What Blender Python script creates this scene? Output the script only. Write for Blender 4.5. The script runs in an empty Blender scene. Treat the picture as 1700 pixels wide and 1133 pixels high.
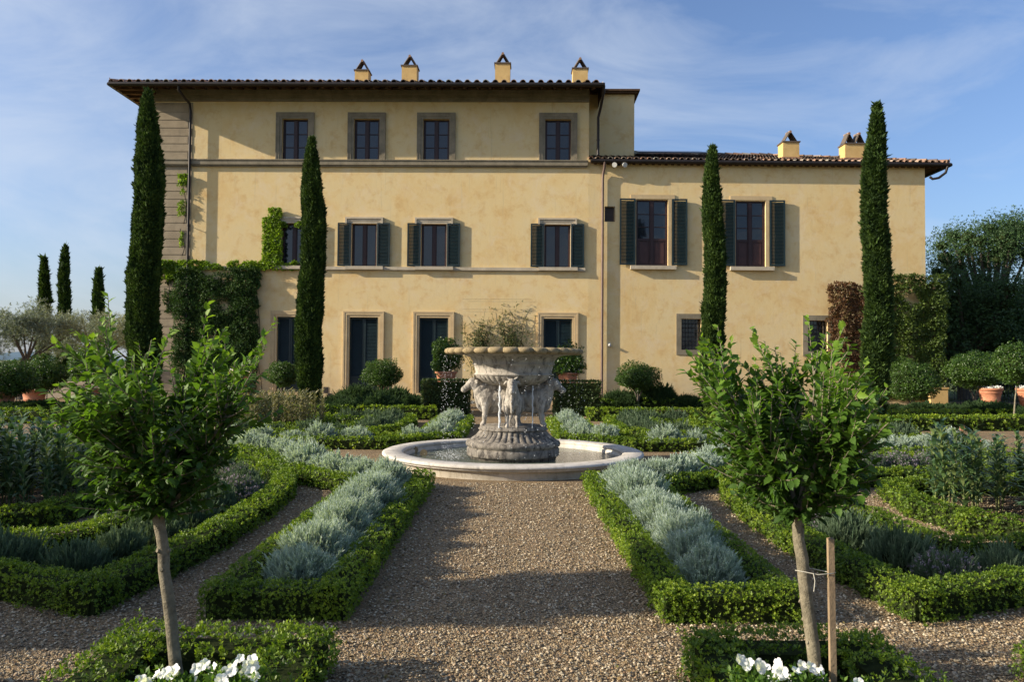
import bpy, math, random
import numpy as np
from mathutils import Vector, Matrix

sc = bpy.context.scene
COL = sc.collection
rad = math.radians

# ------------------------------------------------------------------ camera
F, EYE = 1300.0, 1.6
PITCH, ROLL = math.atan((604 - 566.5) / F), 0.008
cd = bpy.data.cameras.new('camera'); cam = bpy.data.objects.new('camera', cd); COL.objects.link(cam)
cd.sensor_width = 36; cd.lens = 36 * F / 1700; cd.clip_end = 6000; cd.clip_start = .05
CM = Matrix.Rotation(math.pi / 2 + PITCH, 4, 'X') @ Matrix.Rotation(ROLL, 4, 'Z')
cam.matrix_world = Matrix.Translation((0, 0, EYE)) @ CM
sc.camera = cam

# ------------------------------------------------------------------ sun and sky
SUN = np.array([5.0, 1.0, -2.0]); SUN /= np.linalg.norm(SUN)
ld = bpy.data.lights.new('sun', 'SUN'); ld.energy = 4.6; ld.angle = rad(.5); ld.color = (1, .885, .70)
sun = bpy.data.objects.new('sun', ld); COL.objects.link(sun)
sun.rotation_mode = 'QUATERNION'; sun.rotation_quaternion = Vector(SUN).to_track_quat('-Z', 'Y')
world = bpy.data.worlds.new('World'); sc.world = world; world.use_nodes = True
wn = world.node_tree.nodes; wl = world.node_tree.links
bg = wn['Background']; bg.inputs[1].default_value = .10
sky = wn.new('ShaderNodeTexSky'); sky.sky_type = 'NISHITA'; sky.sun_disc = False
sky.sun_elevation = math.asin(-SUN[2]); sky.sun_rotation = math.atan2(-SUN[0], -SUN[1])
sky.altitude = 200; sky.dust_density = 2.6; sky.ozone_density = 2.0
tc = wn.new('ShaderNodeTexCoord'); mp = wn.new('ShaderNodeMapping'); mp.inputs['Scale'].default_value = (1.6, 1.6, 5.0)
mp.inputs['Rotation'].default_value = (rad(8), rad(14), 0)
nz = wn.new('ShaderNodeTexNoise'); nz.inputs['Scale'].default_value = 1.7; nz.inputs['Detail'].default_value = 9
nz.inputs['Roughness'].default_value = .58; nz.inputs['Distortion'].default_value = .9
cr = wn.new('ShaderNodeValToRGB'); cr.color_ramp.elements[0].position = .38; cr.color_ramp.elements[1].position = .78
cr.color_ramp.elements[1].color = (.62, .62, .62, 1)
mixc = wn.new('ShaderNodeMixRGB'); mixc.inputs[2].default_value = (3.7, 4.1, 4.7, 1)
wl.new(tc.outputs['Generated'], mp.inputs[0]); wl.new(mp.outputs[0], nz.inputs['Vector'])
sxw = wn.new('ShaderNodeSeparateXYZ'); wl.new(tc.outputs['Generated'], sxw.inputs[0]); mw_ = wn.new('ShaderNodeMath'); mw_.operation = 'MULTIPLY_ADD'; mw_.inputs[1].default_value = -.15; wl.new(sxw.outputs['X'], mw_.inputs[0]); wl.new(nz.outputs['Fac'], mw_.inputs[2]); wl.new(mw_.outputs[0], cr.inputs[0]); wl.new(cr.outputs[0], mixc.inputs[0])
tm = wn.new('ShaderNodeMixRGB'); tm.blend_type = 'MULTIPLY'; tm.inputs[0].default_value = 1; tm.inputs[2].default_value = (.80, .87, 1.03, 1)
wl.new(sky.outputs[0], tm.inputs[1]); wl.new(tm.outputs[0], mixc.inputs[1]); wl.new(mixc.outputs[0], bg.inputs[0])
sc.view_settings.view_transform = 'Standard'; sc.view_settings.look = 'None'
sc.view_settings.exposure = .95; sc.view_settings.gamma = 1
sc.cycles.max_bounces = 6; sc.cycles.transparent_max_bounces = 6

# ------------------------------------------------------------------ measuring helpers (a pixel of the 1700 px photo -> a place)
R3 = np.array(CM.to_3x3())
def ray(px, py): return R3 @ np.array([(px - 850) / F, -(py - 566.5) / F, -1.0])
def G(px, py, z=0):
    d = ray(px, py); t = (z - EYE) / d[2]; return np.array([d[0] * t, d[1] * t, z])
class Frame:
    def __init__(s, o, a):
        s.o = np.array(o, float); s.u = np.array([math.cos(a), math.sin(a), 0]); s.n = np.array([math.sin(a), -math.cos(a), 0]); s.a = a
    def w(s, P):
        P = np.asarray(P, float).reshape(-1, 3)      # (along, out towards the garden, up)
        return s.o + P[:, :1] * s.u + P[:, 1:2] * s.n + P[:, 2:3] * np.array([0, 0, 1.0])
    def px(s, x, y, d=0.0):
        r = ray(x, y); o = s.o + s.n * d - [0, 0, EYE]
        t = np.dot(o, s.n) / np.dot(r, s.n); p = r * t + [0, 0, EYE] - s.o
        return float(p @ s.u), float(p[2])
MAIN = Frame((0, 31, 0), -.018)
CORNER = 3.0
WING = Frame(MAIN.w((CORNER, 0, 0))[0], .012)
FC = np.array([.03, 12.7, 0])                        # fountain centre

# ------------------------------------------------------------------ materials
MATS = {}
def newmat(name):
    m = bpy.data.materials.new(name); m.use_nodes = True; MATS[name] = m
    return m, m.node_tree.nodes, m.node_tree.links, m.node_tree.nodes['Principled BSDF']
def ramp(n, stops):
    r = n.new('ShaderNodeValToRGB'); e = r.color_ramp.elements
    while len(e) < len(stops): e.new(.5)
    for i, (p, c) in enumerate(stops): e[i].position = p; e[i].color = (*c, 1)
    return r
def coord(n, l, scale=(1, 1, 1), obj=False):
    if obj:
        t = n.new('ShaderNodeTexCoord'); o = t.outputs['Object']
    else:
        t = n.new('ShaderNodeNewGeometry'); o = t.outputs['Position']
    m = n.new('ShaderNodeMapping'); m.inputs['Scale'].default_value = scale; l.new(o, m.inputs[0]); return m.outputs[0]
def noise(n, l, vec, scale, detail=5, rough=.55, dist=0):
    t = n.new('ShaderNodeTexNoise'); t.inputs['Scale'].default_value = scale; t.inputs['Detail'].default_value = detail
    t.inputs['Roughness'].default_value = rough; t.inputs['Distortion'].default_value = dist; l.new(vec, t.inputs['Vector']); return t.outputs['Fac']
def mix(n, l, f, a, b, mode='MIX'):
    m = n.new('ShaderNodeMixRGB'); m.blend_type = mode
    for i, v in ((0, f), (1, a), (2, b)):
        if hasattr(v, 'is_linked') or hasattr(v, 'links'): l.new(v, m.inputs[i])
        elif i == 0: m.inputs[0].default_value = v
        else: m.inputs[i].default_value = (*v, 1)
    return m.outputs[0]
def bump(n, l, h, bs, strength=.4, dist=.02):
    b = n.new('ShaderNodeBump'); b.inputs['Strength'].default_value = strength; b.inputs['Distance'].default_value = dist
    l.new(h, b.inputs['Height']); l.new(b.outputs[0], bs.inputs['Normal'])
def leafmat(name, cols, tr=.32, rough=.5, spec=.35):
    m, n, l, bs = newmat(name)
    a = n.new('ShaderNodeAttribute'); a.attribute_name = 'tint'
    k = len(cols); r = ramp(n, [(i / (k - 1), c) for i, c in enumerate(cols)]); l.new(a.outputs['Fac'], r.inputs[0])
    l.new(r.outputs[0], bs.inputs['Base Color']); bs.inputs['Roughness'].default_value = rough
    bs.inputs['Specular IOR Level'].default_value = spec
    t = n.new('ShaderNodeBsdfTranslucent'); g = mix(n, l, 1, r.outputs[0], (1.5, 1.55, .7), 'MULTIPLY'); l.new(g, t.inputs[0])
    mx = n.new('ShaderNodeMixShader'); mx.inputs[0].default_value = tr
    l.new(bs.outputs[0], mx.inputs[1]); l.new(t.outputs[0], mx.inputs[2]); l.new(mx.outputs[0], n['Material Output'].inputs[0])
    return m
def plain(name, c, rough=.6, spec=.4, metal=0, var=.25, scale=3, bmp=.15, c2=None, bscale=None):
    m, n, l, bs = newmat(name)
    v = coord(n, l); f = noise(n, l, v, scale, 7, .62)
    r = ramp(n, [(.3, tuple(x * (1 - var) for x in c)), (.7, c2 or tuple(min(1, x * (1 + var)) for x in c))]); l.new(f, r.inputs[0])
    l.new(r.outputs[0], bs.inputs['Base Color']); bs.inputs['Roughness'].default_value = rough
    bs.inputs['Specular IOR Level'].default_value = spec; bs.inputs['Metallic'].default_value = metal
    if bmp: bump(n, l, noise(n, l, v, bscale or scale * 8, 6, .65), bs, bmp, .01)
    return m

leafmat('box_leaf', [(.030, .060, .008), (.075, .135, .012), (.16, .235, .017), (.28, .35, .03)], .36)
leafmat('box_leaf_dark', [(.014, .030, .007), (.030, .055, .010), (.055, .09, .014)], .2)
leafmat('santolina_leaf', [(.17, .21, .185), (.28, .345, .31), (.40, .47, .43), (.50, .56, .51)], .3, .8, .1)
leafmat('lavender_leaf', [(.045, .075, .045), (.085, .13, .075), (.13, .18, .11), (.18, .23, .15)], .2, .8, .1)
leafmat('lavender_bloom', [(.13, .12, .14), (.21, .18, .22), (.28, .24, .29)], .2, .8, .1)
leafmat('rosemary_leaf', [(.022, .045, .018), (.045, .085, .03), (.08, .13, .045)], .2, .7, .2)
leafmat('cypress_leaf', [(.012, .028, .010), (.032, .062, .015), (.065, .11, .022), (.10, .155, .032)], .15, .7, .2)
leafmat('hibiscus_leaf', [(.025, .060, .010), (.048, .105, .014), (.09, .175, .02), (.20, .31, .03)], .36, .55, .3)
leafmat('citrus_leaf', [(.02, .05, .010), (.045, .095, .014), (.09, .16, .02)], .28, .4, .45)
leafmat('ivy_leaf', [(.012, .032, .010), (.030, .066, .016), (.065, .11, .026)], .2, .6, .15)
leafmat('vine_leaf', [(.07, .13, .012), (.14, .23, .018), (.25, .36, .03)], .38, .5, .3)
leafmat('red_ivy_leaf', [(.03, .035, .012), (.10, .05, .025), (.16, .075, .035), (.08, .10, .03)], .25, .5, .3)
leafmat('oak_leaf', [(.02, .045, .018), (.045, .09, .03), (.08, .14, .045)], .22, .5, .3)
leafmat('olive_leaf', [(.09, .11, .085), (.15, .18, .14), (.24, .27, .22)], .2, .6, .3)
leafmat('lily_leaf', [(.025, .055, .025), (.05, .10, .045), (.095, .16, .05), (.20, .21, .08)], .25, .4, .5)
leafmat('dry_lily_leaf', [(.09, .10, .05), (.17, .17, .09), (.28, .25, .15)], .25, .6, .2)
leafmat('rose_leaf', [(.03, .05, .015), (.07, .10, .03), (.14, .14, .05)], .25, .5, .3)
leafmat('dead_leaf', [(.05, .06, .02), (.14, .10, .05), (.24, .16, .07), (.10, .13, .03)], .1, .7, .2)
leafmat('petal', [(.72, .72, .76), (.85, .85, .88), (.9, .9, .9)], .3, .6, .2)
leafmat('pink_petal', [(.75, .4, .32), (.8, .5, .4), (.8, .6, .5)], .3, .6, .2)
leafmat('pebble', [(.065, .053, .037), (.21, .15, .085), (.35, .265, .15), (.24, .205, .145), (.52, .44, .31), (.25, .15, .08)], 0, .75, .3)
leafmat('tile_clay', [(.09, .08, .07), (.20, .13, .09), (.30, .17, .11), (.36, .25, .18), (.28, .27, .22)], 0, .85, .2)
plain('twig', (.07, .055, .035), .9, .1, var=.3, scale=12)
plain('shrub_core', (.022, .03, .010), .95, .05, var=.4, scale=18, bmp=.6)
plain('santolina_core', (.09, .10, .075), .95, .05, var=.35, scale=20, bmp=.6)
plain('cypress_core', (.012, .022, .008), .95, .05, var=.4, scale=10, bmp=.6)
plain('smooth_bark', (.19, .165, .115), .8, .2, var=.42, scale=22, bmp=.9, bscale=90)
plain('dark_bark', (.10, .085, .07), .9, .1, var=.35, scale=8, bmp=.8)
plain('old_wood', (.26, .19, .12), .85, .1, var=.3, scale=6, bmp=.5, bscale=70)
plain('shutter_paint', (.008, .020, .023), .45, .4, var=.18, scale=4, bmp=.05)
plain('casement_wood', (.032, .015, .016), .5, .4, var=.2, scale=5, bmp=.05)
plain('panel_wood', (.05, .022, .021), .5, .4, var=.2, scale=5, bmp=.05)
plain('rafter_wood', (.085, .05, .03), .85, .1, var=.35, scale=6, bmp=.4)
plain('gutter_metal', (.022, .017, .015), .5, .4, .3, var=.3, scale=3, bmp=.05)
plain('pipe_metal', (.13, .085, .07), .5, .4, .2, var=.25, scale=3, bmp=.05)
plain('dark_iron', (.03, .03, .033), .5, .5, .4, var=.2, scale=5, bmp=.05)
plain('solar_panel', (.012, .014, .022), .15, .6, var=.1, scale=5, bmp=0)
plain('lamp_housing', (.55, .55, .52), .45, .4, var=.1, scale=5, bmp=0)
plain('vent_dark', (.05, .042, .04), .7, .2, var=.2, scale=9, bmp=.2)
plain('terracotta', (.46, .20, .115), .8, .2, var=.22, scale=7, bmp=.3)
plain('soil', (.075, .052, .034), .95, .05, var=.45, scale=14, bmp=1.0, bscale=50)
plain('earth_wall', (.15, .10, .06), .95, .05, var=.35, scale=5, bmp=.6)
plain('render_grey', (.42, .36, .28), .9, .1, var=.2, scale=2, bmp=.2)
plain('string', (.42, .40, .34), .9, .1, var=.1, scale=20, bmp=0)
plain('meadow', (.07, .09, .03), .95, .05, var=.5, scale=.25, bmp=.6, bscale=6)
plain('far_hills', (.10, .15, .19), .95, .05, var=.25, scale=.01, bmp=0)  # blue of distance haze is put into the hill colour

def stonemat(name, a, b, stain, sc_=3.0, bs_=.4, lo=.5, hi=.72):
    m, n, l, bs = newmat(name); v = coord(n, l)
    f = noise(n, l, v, sc_, 8, .65); c = ramp(n, [(.35, a), (.68, b)]); l.new(f, c.inputs[0])
    v2 = coord(n, l, (1, 1, .35)); s = noise(n, l, v2, sc_ * 2.3, 8, .7, .6); sr = ramp(n, [(lo, (0, 0, 0)), (hi, (1, 1, 1))]); l.new(s, sr.inputs[0])
    l.new(mix(n, l, sr.outputs[0], c.outputs[0], stain), bs.inputs['Base Color'])
    bs.inputs['Roughness'].default_value = .85; bs.inputs['Specular IOR Level'].default_value = .25
    bump(n, l, noise(n, l, v, sc_ * 14, 8, .7), bs, bs_, .01); return m
stonemat('pietra_serena', (.17, .145, .10), (.27, .23, .165), (.11, .10, .075), 2.2, .3, .55, .8)
stonemat('quoin_stone', (.25, .20, .135), (.36, .29, .20), (.17, .145, .11), 1.6, .3, .55, .8)
stonemat('light_stone', (.40, .34, .25), (.52, .45, .34), (.22, .19, .15), 2.6, .3, .56, .8)
stonemat('ochre_stone', (.46, .34, .19), (.56, .43, .25), (.33, .25, .16), 2.0, .2, .56, .85)
stonemat('marble_rim', (.46, .425, .375), (.60, .56, .50), (.27, .24, .20), 3.5, .3, .5, .74)
stonemat('basin_wall', (.42, .37, .29), (.56, .50, .41), (.24, .20, .14), 3.0, .35, .5, .75)
stonemat('bull_marble', (.30, .268, .228), (.47, .43, .375), (.095, .085, .075), 5.0, .5, .47, .66)
stonemat('pedestal_stone', (.17, .15, .125), (.28, .25, .21), (.045, .04, .036), 6.0, .12, .44, .62)
stonemat('moss_stone', (.25, .19, .10), (.34, .26, .15), (.09, .075, .035), 7.0, .5, .5, .7)
stonemat('chimney_stucco', (.50, .33, .13), (.60, .42, .18), (.30, .21, .12), 2.5, .3, .58, .8)

# golden stucco: patchy limewash with paler, greyer and rustier areas and thin runs
m, n, l, bs = newmat('stucco'); v = coord(n, l)
f1 = noise(n, l, v, .55, 9, .66, .3); c1 = ramp(n, [(.32, (.67, .54, .31)), (.5, (.685, .525, .27)), (.68, (.66, .465, .21))]); l.new(f1, c1.inputs[0])
f2 = noise(n, l, v, 1.9, 10, .72, .3); r2 = ramp(n, [(.50, (0, 0, 0)), (.69, (.68, .68, .68))]); l.new(f2, r2.inputs[0])
c2 = mix(n, l, r2.outputs[0], c1.outputs[0], (.55, .33, .125))
v3 = coord(n, l, (3.2, 3.2, .10)); f3 = noise(n, l, v3, 3.2, 7, .65); r3 = ramp(n, [(.60, (0, 0, 0)), (.8, (.75, .75, .75))]); l.new(f3, r3.inputs[0])
c3 = mix(n, l, r3.outputs[0], c2, (.45, .36, .22))
f4 = noise(n, l, v, 1.1, 9, .7, .4); r4 = ramp(n, [(.50, (0, 0, 0)), (.67, (.68, .68, .68))]); l.new(f4, r4.inputs[0])
c4 = mix(n, l, r4.outputs[0], c3, (.69, .56, .36))
gp = n.new('ShaderNodeNewGeometry'); sx = n.new('ShaderNodeSeparateXYZ'); l.new(gp.outputs['Position'], sx.inputs[0])
dz = n.new('ShaderNodeMath'); dz.operation = 'MULTIPLY_ADD'; dz.inputs[1].default_value = -.6; dz.inputs[2].default_value = .95; l.new(sx.outputs['Z'], dz.inputs[0])
f5 = noise(n, l, v, 3.0, 6, .7); dm = n.new('ShaderNodeMath'); dm.operation = 'MULTIPLY'; dm.use_clamp = True; l.new(dz.outputs[0], dm.inputs[0]); l.new(f5, dm.inputs[1])
c5 = mix(n, l, dm.outputs[0], c4, (.33, .28, .21))
l.new(c5, bs.inputs['Base Color']); bs.inputs['Roughness'].default_value = .92; bs.inputs['Specular IOR Level'].default_value = .12
bump(n, l, noise(n, l, v, 6, 9, .72), bs, .35, .02)

# window glass: dark room behind a pane that mirrors the sky
m, n, l, bs = newmat('glass'); bs.inputs['Base Color'].default_value = (.012, .016, .022, 1); bs.inputs['Roughness'].default_value = .06
bs.inputs['Specular IOR Level'].default_value = .7; bs.inputs['IOR'].default_value = 1.5
bump(n, l, noise(n, l, coord(n, l), 1.1, 2), bs, .22, .05)
m, n, l, bs = newmat('dark_interior'); bs.inputs['Base Color'].default_value = (.01, .009, .009, 1)

# water
m, n, l, bs = newmat('water'); bs.inputs['Base Color'].default_value = (.10, .12, .09, 1); bs.inputs['Roughness'].default_value = .08
bs.inputs['IOR'].default_value = 1.33; bump(n, l, noise(n, l, coord(n, l), 11, 5, .6, 1.5), bs, .55, .05)
m, n, l, bs = newmat('water_drop'); bs.inputs['Base Color'].default_value = (.86, .88, .9, 1); bs.inputs['Roughness'].default_value = .15  # sparkle of the drops is put into a near-white base colour
bs.inputs['Transmission Weight'].default_value = .35; bs.inputs['IOR'].default_value = 1.33

# gravel
m, n, l, bs = newmat('gravel'); v = coord(n, l)
vo = n.new('ShaderNodeTexVoronoi'); vo.inputs['Scale'].default_value = 85; l.new(v, vo.inputs['Vector'])
sp = n.new('ShaderNodeSeparateColor'); l.new(vo.outputs['Color'], sp.inputs[0])
cr_ = ramp(n, [(0, (.10, .08, .06)), (.25, (.22, .155, .09)), (.5, (.32, .24, .155)), (.7, (.24, .20, .16)), (.9, (.44, .37, .28)), (1, (.27, .15, .085))]); l.new(sp.outputs[0], cr_.inputs[0])
big = noise(n, l, v, 1.3, 5, .6); br = ramp(n, [(.35, (.70, .64, .52)), (.65, (.95, .87, .70))]); l.new(big, br.inputs[0])
l.new(mix(n, l, 1, cr_.outputs[0], br.outputs[0], 'MULTIPLY'), bs.inputs['Base Color'])
bs.inputs['Roughness'].default_value = .85; bs.inputs['Specular IOR Level'].default_value = .25
iv = n.new('ShaderNodeMath'); iv.operation = 'SUBTRACT'; iv.inputs[0].default_value = 1; l.new(vo.outputs['Distance'], iv.inputs[1])
ad = n.new('ShaderNodeMath'); ad.operation = 'ADD'; l.new(iv.outputs[0], ad.inputs[0]); l.new(noise(n, l, v, 40, 4), ad.inputs[1])
bump(n, l, ad.outputs[0], bs, 1.0, .012)

# ------------------------------------------------------------------ mesh helpers
def tag(o, label=None, cat=None, group=None, kind=None):
    if label: o['label'] = label
    if cat: o['category'] = cat
    if group: o['group'] = group
    if kind: o['kind'] = kind
    return o
def empty(name, loc, label=None, cat=None, group=None):
    o = bpy.data.objects.new(name, None); COL.objects.link(o); o.location = Vector([float(x) for x in loc]); o.empty_display_size = .2
    return tag(o, label, cat, group)
def mesh_np(name, chunks, mats, parent=None, origin=None, base=None):
    """chunks: (verts Nx3, faces MxC, material index, tint N or None, smooth)."""
    org = np.array(origin if origin is not None else (0, 0, 0), float)
    V = np.concatenate([np.asarray(c[0], float) for c in chunks]) - org
    T = np.concatenate([np.asarray(c[3], float) if c[3] is not None else np.full(len(c[0]), .5) for c in chunks])
    loops, tot, mi, sm = [], [], [], []; off = 0
    for c in chunks:
        f = np.asarray(c[1], np.int64)
        loops.append((f + off).ravel()); tot.append(np.full(len(f), f.shape[1])); mi.append(np.full(len(f), c[2])); sm.append(np.full(len(f), bool(c[4]))); off += len(c[0])
    loops = np.concatenate(loops); tot = np.concatenate(tot); mi = np.concatenate(mi); sm = np.concatenate(sm)
    me = bpy.data.meshes.new(name)
    me.vertices.add(len(V)); me.vertices.foreach_set('co', V.astype(np.float32).ravel())
    me.loops.add(len(loops)); me.loops.foreach_set('vertex_index', loops.astype(np.int32))
    me.polygons.add(len(tot)); me.polygons.foreach_set('loop_start', np.concatenate([[0], np.cumsum(tot)[:-1]]).astype(np.int32))
    me.polygons.foreach_set('loop_total', tot.astype(np.int32)); me.polygons.foreach_set('material_index', mi.astype(np.int32))
    me.polygons.foreach_set('use_smooth', sm)
    a = me.attributes.new('tint', 'FLOAT', 'POINT'); a.data.foreach_set('value', T.astype(np.float32))
    for k in (mats if isinstance(mats, (list, tuple)) else [mats]): me.materials.append(MATS[k])
    me.update(calc_edges=True)
    o = bpy.data.objects.new(name, me); COL.objects.link(o)
    if parent is not None: o.parent = parent
    if base is not None: o.location = Vector([float(x) for x in base])
    elif parent is None and origin is not None: o.location = Vector([float(x) for x in org])
    return o
def wloc(o):
    p = np.array(o.location, float)
    while o.parent: o = o.parent; p += np.array(o.location, float)
    return p
class MB:
    """collects polygons (any size) in one list, in world coordinates through an optional frame."""
    def __init__(s, fr=None): s.fr = fr; s.ch = []
    def add(s, V, Fc, mi=0, tint=None, smooth=False):
        V = np.asarray(V, float).reshape(-1, 3)
        if s.fr: V = s.fr.w(V)
        Fc = np.asarray(Fc)
        s.ch.append((V, Fc, mi, np.full(len(V), tint) if np.isscalar(tint) else tint, smooth)); return s
    def box(s, x0, x1, y0, y1, z0, z1, mi=0, tint=None):
        V = [(x0, y0, z0), (x1, y0, z0), (x1, y1, z0), (x0, y1, z0), (x0, y0, z1), (x1, y0, z1), (x1, y1, z1), (x0, y1, z1)]
        return s.add(V, [(0, 3, 2, 1), (4, 5, 6, 7), (0, 1, 5, 4), (1, 2, 6, 5), (2, 3, 7, 6), (3, 0, 4, 7)], mi, tint)
    def quad(s, a, b, c, d, mi=0, tint=None): return s.add([a, b, c, d], [(0, 1, 2, 3)], mi, tint)
    def tube(s, P, r, k=10, mi=0, tint=None, cap=True):
        P = np.asarray(P, float); nn = len(P); r = np.full(nn, r) if np.isscalar(r) else np.asarray(r, float)
        T = np.gradient(P, axis=0); T /= np.linalg.norm(T, axis=1)[:, None] + 1e-9
        V = []; up = np.array([0, 0, 1.0]) if abs(T[0][2]) < .9 else np.array([1.0, 0, 0])
        A = np.cross(T[0], up); A /= np.linalg.norm(A)
        for i in range(nn):
            A = A - T[i] * (A @ T[i]); A /= np.linalg.norm(A) + 1e-9; B = np.cross(T[i], A)
            for j in range(k):
                t = 2 * math.pi * j / k; V.append(P[i] + r[i] * (math.cos(t) * A + math.sin(t) * B))
        Fc = [(i * k + j, i * k + (j + 1) % k, (i + 1) * k + (j + 1) % k, (i + 1) * k + j) for i in range(nn - 1) for j in range(k)]
        s.add(V, Fc, mi, tint, True)
        if cap:
            for q in (0, nn - 1):
                ring = V[q * k:(q + 1) * k]; s.add(ring, [tuple(range(k)) if q else tuple(range(k))[::-1]], mi, tint)
        return s
    def lathe(s, prof, c=(0, 0, 0), k=64, mi=0, tint=None, mod=None, smooth=True):
        V = []
        for i, (r, z) in enumerate(prof):
            for j in range(k):
                t = 2 * math.pi * j / k; rr = r * (mod(i, t) if mod else 1); V.append((c[0] + rr * math.cos(t), c[1] + rr * math.sin(t), c[2] + z))
        Fc = [(i * k + j, i * k + (j + 1) % k, (i + 1) * k + (j + 1) % k, (i + 1) * k + j) for i in range(len(prof) - 1) for j in range(k)]
        return s.add(V, Fc, mi, tint, smooth)
    def build(s, name, mats, parent=None, origin=None):
        if parent is not None: origin = wloc(parent)
        o = mesh_np(name, s.ch, mats, parent, origin)
        if parent is not None: o.location = (0, 0, 0)
        return o
def dup(o, parent=None):
    c = o.copy(); COL.objects.link(c)
    if parent is not None: c.parent = parent
    for ch in list(o.children): dup(ch, c)
    return c

def frames(D, rng):
    D = D / (np.linalg.norm(D, axis=1)[:, None] + 1e-9)
    q = rng.normal(size=D.shape); A = q - D * np.sum(q * D, 1)[:, None]; A /= np.linalg.norm(A, axis=1)[:, None] + 1e-9
    return A, np.cross(D, A), D
def scatter(P, D, S, tv, tf, rng, tint=None, tvar=.25):
    n_ = len(P); A, B, C = frames(np.asarray(D, float), rng); tv = np.asarray(tv, float); S = np.broadcast_to(S, (n_,))
    V = P[:, None, :] + S[:, None, None] * (tv[None, :, 0:1] * A[:, None] + tv[None, :, 1:2] * B[:, None] + tv[None, :, 2:3] * C[:, None])
    k = len(tv); tf = np.asarray(tf); Fc = tf[None] + (np.arange(n_) * k)[:, None, None]
    t = (tint if tint is not None else rng.random(n_) * .8 + .1)
    T = np.clip(np.repeat(t, k) + (rng.random(n_ * k) - .5) * tvar * .5, 0, 1)
    return V.reshape(-1, 3), Fc.reshape(-1, tf.shape[1]), T
def rosette(nl, tilt, L=.6, W=.26, seed=0, z0=0):
    """nl pointed leaves (one folded quad each) around a shoot."""
    r = random.Random(seed); V = []; Fc = []
    for i in range(nl):
        a = 2 * math.pi * i / nl + r.uniform(-.4, .4); ti = tilt + r.uniform(-.3, .3); zz = z0 + r.uniform(-.25, .25)
        d = np.array([math.cos(a) * math.sin(ti), math.sin(a) * math.sin(ti), math.cos(ti)]); s_ = np.array([-math.sin(a), math.cos(a), 0])
        s_ = s_ * math.cos(.5) + np.cross(d, s_) * math.sin(r.uniform(-.8, .8)); b = np.array([0, 0, zz]); b0 = len(V); l_ = L * r.uniform(.8, 1.15)
        V += [b, b + d * l_ * .55 - s_ * W * l_ / .6 * .6, b + d * l_, b + d * l_ * .55 + s_ * W * l_ / .6 * .6]; Fc.append((b0, b0 + 1, b0 + 2, b0 + 3))
    return np.array(V), np.array(Fc)
def n3(P, f=1.0, s=0.0):
    x, y, z = P[:, 0] * f + s, P[:, 1] * f + 1.7 * s, P[:, 2] * f - s
    return (np.sin(x * 1.3 + 2.1 * np.sin(y * .9)) + np.sin(y * 1.7 + 1.6 * np.sin(z * 1.1 + x * .5)) + np.sin(z * 1.9 + 1.9 * np.sin(x * .7 + y * .4))) / 3
ROS5 = rosette(5, .95, seed=3); ROS6 = rosette(6, .8, L=.75, W=.22, seed=5, z0=.1)

# ------------------------------------------------------------------ the setting: ground, gravel, soil, hills
def sheet(name, x0, x1, y0, y1, z, mat, nx=1, ny=1):
    xs = np.linspace(x0, x1, nx + 1); ys = np.linspace(y0, y1, ny + 1); X, Y = np.meshgrid(xs, ys)
    V = np.stack([X.ravel(), Y.ravel(), np.full(X.size, z)], 1)
    Fc = [(j * (nx + 1) + i, j * (nx + 1) + i + 1, (j + 1) * (nx + 1) + i + 1, (j + 1) * (nx + 1) + i) for j in range(ny) for i in range(nx)]
    return tag(mesh_np(name, [(V, Fc, 0, None, False)], mat), kind='structure')
sheet('ground', -3000, 3000, -300, 4000, -.006, 'meadow')
sheet('gravel_path', -22, 26, -8, 36, 0, 'gravel')
rng = np.random.default_rng(5)
xs = np.linspace(-2600, 2600, 120); hv = []; 
for i, x in enumerate(xs):
    h = 26 + 22 * math.sin(x * .0021 + 1) + 14 * math.sin(x * .0067) + 6 * math.sin(x * .019)
    hv += [(x, 2400, -2), (x, 2600, max(h, 6)), (x, 3100, -2)]
tag(mesh_np('hills', [(np.array(hv), [(3 * i + k, 3 * i + 3 + k, 3 * i + 4 + k, 3 * i + 1 + k) for i in range(119) for k in (0, 1)], 0, None, True)], 'far_hills'), kind='structure')

# ------------------------------------------------------------------ villa
AX = MAIN
villa = empty('villa', MAIN.w((-5.7, 0, 0))[0], 'golden stucco villa with a tall three storey block and a lower wing', 'house')
def ring(mb, s0, s1, z0, z1, w, d0, d1, bottom=False):
    mb.box(s0 - w, s1 + w, d0, d1, z1, z1 + w); mb.box(s0 - w, s0, d0, d1, z0, z1 - .001); mb.box(s1, s1 + w, d0, d1, z0, z1 - .001)
    if bottom: mb.box(s0 - w, s1 + w, d0, d1, z0 - w, z0 - .001)
def wall_sheet(mb, s0, s1, z0, z1, holes, depth=.26):
    sx_ = sorted({s0, s1, *[h[0] for h in holes], *[h[1] for h in holes]}); zx = sorted({z0, z1, *[h[2] for h in holes], *[h[3] for h in holes]})
    for i in range(len(sx_) - 1):
        for j in range(len(zx) - 1):
            cx, cz = (sx_[i] + sx_[i + 1]) / 2, (zx[j] + zx[j + 1]) / 2
            if any(h[0] < cx < h[1] and h[2] < cz < h[3] for h in holes): continue
            mb.quad((sx_[i], 0, zx[j]), (sx_[i + 1], 0, zx[j]), (sx_[i + 1], 0, zx[j + 1]), (sx_[i], 0, zx[j + 1]))
    for a, b, c, d in holes:
        for p, q in (((a, c), (a, d)), ((b, c), (b, d)), ((a, c), (b, c)), ((a, d), (b, d))):
            mb.quad((p[0], 0, p[1]), (q[0], 0, q[1]), (q[0], -depth, q[1]), (p[0], -depth, p[1]))
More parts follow.
